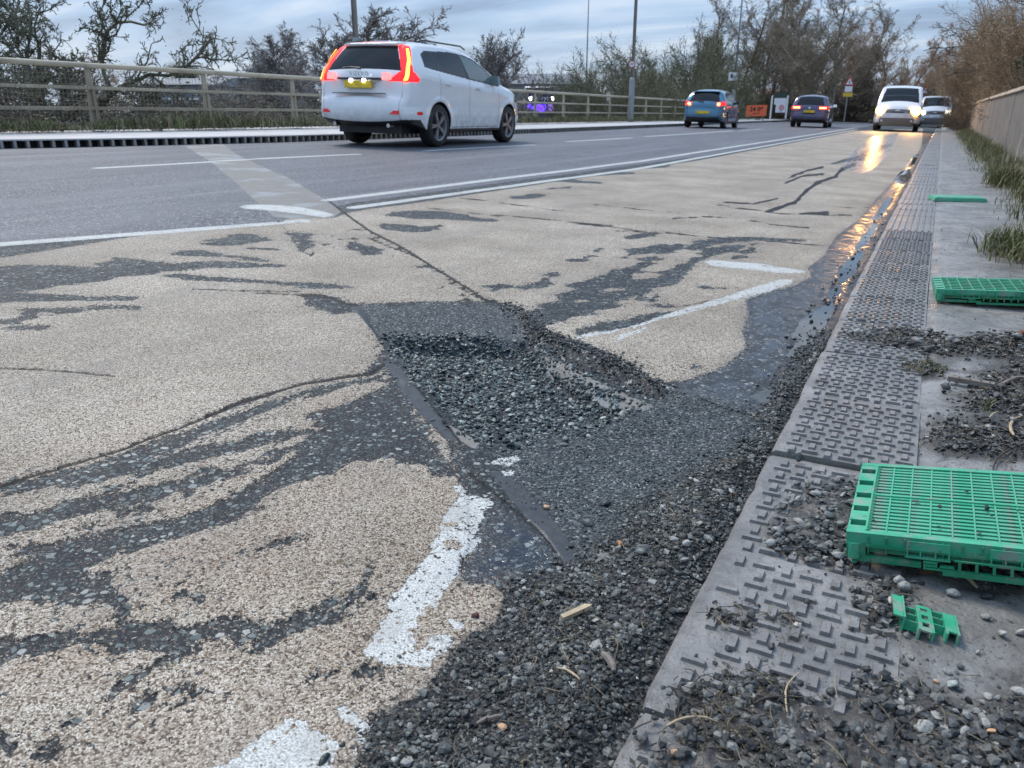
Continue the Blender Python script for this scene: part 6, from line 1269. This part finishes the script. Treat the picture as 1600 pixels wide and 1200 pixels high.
def build_stones():
    heap = [np.array(q) for q in HEAPW]
    def rz(x, y): return road_z(x, y)
    p = scatter(heap, 25000, rz); s = .0009 + .0046*rng.random(len(p))**3.0; o = link('gravel', stone_mesh('gravel', p, s, ST_WET, ctint(p), .65)); tag(o, 'dark wet grit and small gravel heaped along the kerb', kind='stuff')
    p = scatter(heap, 380, rz); s = .0045 + .0065*rng.random(len(p))**1.6; o = link('gravel', stone_mesh('gravel', p, s, ST_PALE, rng.beta(2.2, 2.2, len(p)), .55)); tag(o, 'larger grey chippings lying on the kerb side grit', kind='stuff')
    kb = np.array([[-.30, .55], [-.30, 2.5], [-.222, 2.7], [-.222, .55]]); kb2 = rp([(1296,515),(1240,575),(1205,610),(1195,680),(1120,740),(1180,720),(1210,690),(1290,530)])
    p = scatter([kb, kb2], 3000, rz); s = .0016 + .0062*rng.random(len(p))**2.4; o = link('gravel', stone_mesh('gravel', p, s, ST_WET, ctint(p, .9), .7)); tag(o, 'coarser dark stones banked against the kerb edge', kind='stuff')
    g2 = np.array([[-.36, 2.3], [-.30, 9], [-.222, 9], [-.222, 2.3]]); p = scatter([g2], 170, rz); s = .003 + .008*rng.random(len(p))**2; o = link('gravel', stone_mesh('gravel', p, s, ST_WET, ctint(p, .6), .7)); tag(o, 'scattered dark lumps in the wet gutter', kind='stuff')
    hp = np.array(rp([(600,512),(650,509),(740,509),(838,518),(860,540),(910,568),(960,592),(1005,616),(985,640),(940,660),(880,672),(830,680),(780,692),(748,690),(715,665),(670,620),(640,580)]))
    p = scatter([hp], 6800, rz); s = .0024 + .0085*rng.random(len(p))**2.2; o = link('pothole_stones', stone_mesh('pothole_stones', p, s, ST_HOLE, np.clip(rng.beta(1.5, 2.2, len(p)), 0, 1), .62, .3)); tag(o, 'loose angular green grey stones filling the pothole', kind='stuff')
    fz = np.array(rp([(755,700),(870,668),(1000,622),(1050,608),(1200,640),(1185,710),(1080,770),(940,890),(885,838),(790,735)])); p = scatter([fz], 7500, rz); s = .0013 + .0028*rng.random(len(p))**2; o = link('grit', stone_mesh('grit', p, s, ST_HOLE, ctint(p, .9), .5, .45)); tag(o, 'fine grit compacted on the lower side of the pothole', kind='stuff')
    cl = np.array(rp([(795,470),(815,478),(838,505),(870,520),(920,540),(985,568),(1022,592),(1048,598),(1052,610),(1030,608),(1000,594),(950,570),(900,546),(862,530),(835,520),(812,492)])); p = scatter([cl], 1700, rz); s = .0016 + .006*rng.random(len(p))**1.8; o = link('broken_asphalt', stone_mesh('broken_asphalt', p, s, ST_WET, np.clip(rng.beta(1.2, 7, len(p)), 0, 1), .7, .6)); tag(o, 'crumbled black asphalt along the far lip of the pothole', kind='stuff')
    p = scatter(FGW, 12500, foot_zz); s = .0012 + .0082*rng.random(len(p))**3.0; o = link('footway_gravel', stone_mesh('footway_gravel', p, s, ST_PALE, ctint(p), .62)); tag(o, 'loose grey gravel and dark crumbs strewn over the footway mud', kind='stuff')
    n = 2600; x = rng.uniform(KX+.03, .95, n); y = .6+rng.random(n)**1.5*5; p = np.stack([x, y, np.where(x < .062, .001, foot_zz(x, y))], 1); s = .001+.0035*rng.random(n)**3; o = link('crumbs', stone_mesh('crumbs', p, s, ST_PALE, ctint(p, .8), .6)); tag(o, 'stray crumbs on the kerb slabs and footway', kind='stuff')
    n = 900; y = .35+rng.random(n)*2.2; x = -.3-rng.random(n)*1.6; p = np.stack([x, y, road_z(x, y)+.002], 1); s = .001+.002*rng.random(n)**3; o = link('crumbs', stone_mesh('crumbs', p, s, ST_WET, ctint(p, 1), .6)); tag(o, 'stray grit on the carriageway near the camera', kind='stuff')
    # single stones one can point to
    def stone(px, py, rpx, tint, label, mat=ST_PALE, on='f', group=None, flat=.7, sub=1):
        q = (flat_pt(px, py) if on == 'f' else road_pt(px, py)); d = float((q-E0) @ FV); r = rpx*d/FPX
        z = (foot_zz if on == 'f' else road_z)(np.array([q[0]]), np.array([q[1]]))[0] if on != 's' else .001
        if on == 's': q = flat_pt(px, py); z = .002
        me = stone_mesh('stone', np.zeros((1, 3)), np.array([r]), mat, np.array([tint]), flat, .15)
        bm = bmesh.new(); bm.from_mesh(me); bmesh.ops.bevel(bm, geom=list(bm.edges), offset=r*.12, segments=1, affect='EDGES'); bm.to_mesh(me); bm.free()
        o = link('stone', me, None, (q[0], q[1], z)); tag(o, label, 'stone', group); return o
    PEB = stone_mat('orange_pebble', [(0, (.45, .22, .10)), (1, (.62, .40, .24))]); PEBD = stone_mat('dark_pebble', [(0, (.02, .03, .03)), (1, (.05, .07, .065))], (.15, .3)); MAR = stone_mat('maroon_pebble', [(0, (.07, .02, .02)), (1, (.10, .035, .035))])
    for a in [(853, 792, 7, .9, 'round pale orange pebble beside the smooth wet strip', PEB, 'r'), (968, 856, 7, .2, 'flat orange chip in the dark grit below the wet strip', PEB, 'r'), (743, 965, 8, .3, 'maroon pebble lying on the buff patch', MAR, 'r'), (763, 935, 6, .3, 'small grey stone on the right part of the buff patch', ST_WET, 'r'),
              (536, 1167, 9, .4, 'small dark green pebble on the white paint near the bottom edge', PEBD, 'r'), (506, 1190, 14, .5, 'larger dark green pebble on the white paint at the bottom edge', PEBD, 'r'), (920, 674, 7, .95, 'pale cream stone at the lower rim of the pothole', ST_PALE, 'r'), (946, 786, 10, .2, 'dark lump on the fine grit right of the orange pebble', ST_WET, 'r'),
              (918, 818, 10, .5, 'long flat grey stone in the grit', ST_WET, 'r'), (1088, 756, 7, .95, 'white stone at the edge of the grit beside the kerb', ST_PALE, 'r'), (785, 1140, 10, .7, 'light tan stone amid the dark gravel at the bottom', PEB, 'r'), (963, 998, 11, .8, 'round pale grey stone in the gravel below the wood splinter', ST_PALE, 'r'),
              (1000, 870, 11, .5, 'green grey stone in the gravel near the kerb', ST_HOLE, 'r'), (1072, 868, 9, .95, 'whitish stone in the gravel by the kerb corner', ST_PALE, 'r'),
              (1249, 722, 12, .35, 'round dark stone stuck on the kerb slab just below the wide joint', ST_HOLE, 's'), (1309, 873, 13, .93, 'whitish rounded stone at the front left corner of the near crate', ST_PALE, 'f'), (1349, 877, 10, .8, 'grey stone just below the near crate corner clip', ST_PALE, 'f'), (1286, 862, 10, .75, 'grey stone left of the crate corner', ST_PALE, 's'),
              (1204, 852, 10, .9, 'pale stone at the left tip of the gravel by the near crate', ST_PALE, 's'), (1248, 820, 11, .85, 'light angular stone in the middle of the gravel left of the crate', ST_PALE, 's'), (1295, 812, 12, .8, 'pale angular stone on top of the gravel left of the crate', ST_PALE, 's'), (1274, 775, 10, .9, 'light stone at the top of the gravel left of the crate', ST_PALE, 's'),
              (1405, 912, 9, .95, 'white angular stone above the green fragment', ST_PALE, 'f'), (1411, 928, 14, .88, 'large pale flat stone above the green fragment', ST_PALE, 'f'), (1389, 949, 10, .97, 'white pebble just left of the green fragment', ST_PALE, 'f'), (1540, 934, 12, .15, 'dark crumbly stone on bare mud below the near crate', ST_WET, 'f'), (1541, 968, 10, .8, 'angular grey stone on bare mud right of the fragment', ST_PALE, 'f'),
              (1486, 930, 13, .9, 'pale flat stone on the mud under the crate front', ST_PALE, 'f'), (1488, 1074, 15, .88, 'biggest pale grey stone at lower right', ST_HOLE, 'f'), (1462, 1069, 6, .9, 'small pink pebble beside the biggest pale stone', PEB, 'f'), (1480, 1056, 9, .85, 'grey stone just above the biggest pale stone', ST_PALE, 'f'),
              (1541, 1095, 11, .9, 'pale wedge shaped stone in the lower right gravel', ST_PALE, 'f'), (1440, 1150, 16, .9, 'long white grey stone near the bottom right', ST_PALE, 'f'), (1506, 1161, 13, .92, 'whitish angular stone at bottom right', ST_PALE, 'f'), (1535, 1147, 13, .9, 'pale faceted stone beside the yellow pebble', ST_PALE, 'f'), (1544, 1160, 7, .8, 'yellowish pebble in the bottom right gravel', PEB, 'f'),
              (1597, 992, 14, .95, 'white stone cut by the right edge', ST_PALE, 'f'), (1565, 995, 9, .95, 'small white stone with a dark side near the right edge', ST_PALE, 'f'), (1590, 1090, 13, .9, 'pale stone at the right edge lower down', ST_PALE, 'f'), (1527, 1022, 6, .97, 'small white pebble on open mud', ST_PALE, 'f'), (1448, 665, 8, .7, 'grey stone on the mud between the two crates', ST_PALE, 'f'), (1477, 609, 9, .5, 'speckled stone at the left end of the flat wooden slat', ST_PALE, 'f'),
              (1055, 1182, 10, .8, 'tan oval stone in the soil at the bottom', PEB, 's'), (1260, 946, 9, .15, 'dark lump on the studded slab', ST_WET, 's'), (1252, 1140, 10, .6, 'flat grey stone near the bottom of the slabs', ST_PALE, 'f')]:
        stone(*a[:4], a[4], a[5], a[6])
    k = 0
    for i in range(90):
        q = FGW[i % 3]; c = scatter([q], 3, foot_zz)[0]; px, py = 0, 0
        v = c - E0; dd = v @ FV; px = 800+FPX*(v @ RV)/dd; py = 600+FPX*(v @ DV)/dd
        if px > 1620 or py > 1215 or (1315 < px and 718 < py < 890): continue
        lab, grp = [('grey angular stone in the gravel between the far and near crates', 'angular stones between the crates'), ('grey stone in the gravel spilled against the left side of the near crate', 'stones beside the near crate'), ('grey angular stone lying in the muddy gravel at the bottom right', 'stones in the bottom right gravel')][i % 3]
        rr, tt = random.uniform(5, 11), random.uniform(.3, .95); w = ('larger ' if rr > 8 else 'small ') + ('pale grey' if tt > .72 else 'mid grey' if tt > .5 else 'dark grey'); stone(px, py, rr, tt, w + ' ' + lab.replace('grey angular ', 'angular ').replace('grey ', ''), group=w + ' ' + grp)
    bk = stone(1600, 535, 16, .5, 'broken orange brown brick lump at the right edge', stone_mat('brick_lump', [(0, (.16, .06, .03)), (1, (.26, .11, .05))])); bk.name = 'brick_lump'; bk['category'] = 'brick'
build_stones()

# ================================================================= WOOD, TWIGS, DEAD STEMS
WOOD = simple('pale_split_wood', (.42, .34, .22), .7, var=.3, scale=60, dirt=(.15, .12, .08)); WOODG = simple('grey_weathered_wood', (.17, .145, .125), .8, var=.3, scale=50); WOODR = simple('wet_red_bark', (.20, .07, .04), .5, var=.4, scale=60); WOODD = simple('dark_wet_twig', (.035, .028, .024), .6)
def stick(a, b, w, mat, label, on='f', z=.004, flat=.5, name='stick', cat='twig', bend=.1, group=None):
    fz = foot_zz if on == 'f' else road_z; f = flat_pt if on == 'f' else road_pt
    p0, p1 = f(*a), f(*b); L = p1-p0; n = 6; P = []; side = np.array([-L[1], L[0], 0])*bend
    for i in range(n):
        t = i/(n-1); q = p0+L*t+side*sin(pi*t); zz = fz(np.array([q[0]]), np.array([q[1]]))[0]; zz = max(zz, .002) if on == 'f' else zz; P.append((q[0]-p0[0], q[1]-p0[1], zz+z+.002*random.random()))
    d = float((p0-E0) @ FV); r = w*d/FPX/2
    me = MB().tube([Vector(q) for q in P], [r*.7, r, r*1.05, r, r*.9, r*.5], 7).mesh(name, mat); o = link(name, me, None, (p0[0], p0[1], 0)); tag(o, label, cat, group); return o
def build_debris():
    m = road_pt(897, 966); q = road_pt(925, 955); o = MB().box(-.024, .024, -.0055, .0045, 0, .006, tap=.001); o.add([(.024, -.004, .001), (.034, .000, .002), (.024, .003, .005), (.024, -.004, .005)], [(0, 1, 2), (0, 3, 1), (1, 3, 2)])
    k = o.build('wood_splinter', WOOD, None, False, (m[0], m[1], float(road_z(np.array([m[0]]), np.array([m[1]]))[0])+.006), (.1, -.05, atan2(q[1]-m[1], q[0]-m[0]))); tag(k, 'pale split wood splinter lying on the dark gravel', 'wood')
    m = flat_pt(1515, 606); o = MB().box(-.055, .055, -.011, .011, 0, .012, tap=.001)
    for x in (-.03, -.005, .02, .04): o.box(x, x+.004, -.004, 0, .012, .0145)
    k = o.build('wooden_slat', WOODG, None, False, (m[0], m[1], .012), (0, .02, radians(-5))); tag(k, 'flat grey wooden slat lying in the gravel between the crates', 'wood')
    for a in [((1412,880),(1452,890),9,WOODR,'short wet red brown stick poking out from under the near crate'), ((1485,898),(1525,925),7,WOOD,'pale peeled stick on the mud below the near crate'), ((1572,905),(1610,925),9,WOODG,'grey stick at the right edge below the near crate'), ((1560,596),(1600,655),5,WOODD,'long dark twig running to the right edge between the crates'),
              ((1560,612),(1640,598),8,WOODG,'second grey slat like stick at the right edge'), ((1582,690),(1592,662),5,WOOD,'pale bone like stick end above the near crate'), ((1550,745),(1600,705),3,WOODD,'thin dark twig lying over the far edge of the near crate'),
              ((1392,1172),(1470,1122),4,WOODD,'thin curved dark twig in the bottom right gravel'), ((1040,1148),(1120,1142),4,WOOD,'thin straw coloured stem across the slab at the bottom'), ((990,1148),(1018,1138),5,WOODG,'short pale grey stick on the bottom slab'), ((1175,1115),(1225,1102),5,WOODD,'short dark twig on the soil near the bottom'), ((1228,1125),(1246,1060),3,WOOD,'upright bent straw near the bottom of the slabs')]:
        stick(a[0], a[1], a[2], a[3], a[4], z=.006)
    for a in [((940,1045),(958,1072),12,WOODG,'grey flat bark piece in the gravel by the kerb'), ((870,1062),(905,1085),4,WOOD,'thin straw lying on the gravel'), ((745,1135),(785,1128),7,WOODG,'short grey stick in the bottom gravel')]: stick(a[0], a[1], a[2], a[3], a[4], 'r', z=.006)
    # fine dead stems and roots
    def stems(polys, n, L, zf, label, w=.0005, mat=DRY):
        p = scatter(polys, n, zf); n = len(p); a = rng.uniform(0, 2*pi, n); l = L*rng.uniform(.3, 1.2, n)**1.5; b = rng.normal(0, .5, n); V = []; ww = w*rng.uniform(.6, 1.8, n); up = rng.uniform(.001, .008, n)
        for k in range(4):
            t = k/3; ang = a + b*t; x = p[:, 0]+np.cos(ang)*l*(t-.5); y = p[:, 1]+np.sin(ang)*l*(t-.5); z = p[:, 2]+.003+up*(1-(2*t-1)**2)+.002*t
            V.append(np.stack([x-np.sin(ang)*ww, y+np.cos(ang)*ww, z], 1)); V.append(np.stack([x, y, z+ww*1.3], 1)); V.append(np.stack([x+np.sin(ang)*ww, y-np.cos(ang)*ww, z], 1))
        V = np.stack(V, 1).reshape(-1, 3); o = np.arange(n)*12; F = np.concatenate([np.stack([o+3*k+j, o+3*k+j+1, o+3*k+j+4, o+3*k+j+3], 1) for k in range(3) for j in range(2)])
        tag(link('dead_stems', np_mesh('dead_stems', V, F, mat, False, {'tint': np.repeat(rng.beta(1.2, 1.8, n), 12)})), label, kind='stuff')
    stems([np.array(q) for q in HEAPW], 650, .028, road_z, 'fine dead stems and roots tangled in the kerb side gravel')
    stems([FGW[0], FGW[2], FGW[3], FGW[4], FGW[6]], 900, .036, foot_zz, 'dead grass stems and root fibres over the footway gravel')
    stems([fp([(1100,965),(1180,950),(1260,975),(1240,992),(1130,985)]), fp([(1050,1075),(1200,1060),(1230,1200),(1000,1200)])], 200, .03, lambda x, y: np.full(len(x), .004), 'clump of wet black leaf mould on the studded slabs')
    # dark mouldering leaves
    P = scatter([fp([(1105,968),(1180,950),(1255,970),(1240,988),(1130,985)]), fp([(1040,1085),(1290,1060),(1320,1200),(990,1200)]), FGW[0]], 1500, lambda x, y: np.where(x < .062, .004, foot_zz(x, y)+.004))
    tag(link('leaf_mould', leaves_field('leaf_mould', P + rng.uniform(0, .006, P.shape)*[0, 0, 1], .006, leaf_mat('leaf_mould', [(.012, .010, .009), (.03, .025, .02), (.05, .04, .03)]), '')), 'black rotting leaf scraps on the slabs and footway', kind='stuff')
    p = scatter([fp([(1405,572),(1450,566),(1482,580),(1445,590),(1415,586)])], 200, foot_zz); blade_field('moss_clump', p, rng.uniform(.008, .02, len(p)), grass_mat('moss', [(.05, .045, .02), (.12, .12, .04), (.22, .20, .08)]), 1.5, .0012, 'small clump of pale moss and roots on the footway before the middle crate')
    p = scatter([fp([(1535,648),(1548,636),(1552,662),(1538,668)])], 30, foot_zz); blade_field('seedling', p, rng.uniform(.015, .03, len(p)), GRASS, 1., .0018, 'tiny yellow green seedling in the gravel')
    # scraps on the near crate
    for i, (px, py, r) in enumerate([(1432, 784, 9), (1468, 793, 7), (1541, 795, 10), (1549, 806, 6), (1365, 813, 6), (1467, 824, 6), (1510, 768, 6), (1530, 834, 7), (1590, 798, 6), (1585, 720, 9)]):
        zc_ = .06
        for _ in range(4): q = flat_pt(px, py, zc_); zc_ = .0555 + (q[0]+.033)*tan(radians(8.2))
        d = float((q-E0) @ FV); me = stone_mesh('soil_scrap', np.zeros((1, 3)), np.array([r*.55*d/FPX]), ST_PALE if i in (0, 7) else ST_WET, np.array([.6 if i in (0, 7) else .1]), .5, 0)
        o = link('soil_scrap', me, None, (q[0], q[1], zc_)); tag(o, ['dark crumb with a brown top left of centre on the near crate', 'flat dark crumb just right of centre on the near crate', 'largest dark twiggy scrap on the near crate', 'dark crumb just below the twiggy scrap on the near crate', 'dark spiky crumb at the front left of the near crate', 'round dark crumb near the front centre of the near crate', 'dark scrap on the rear half of the near crate', 'pale stone at the front of the near crate slats', 'grey crumb at the right edge of the near crate front half', 'dark rotten scrap on the rear right rim of the near crate'][i], 'debris', 'scraps on the near crate')
build_debris()
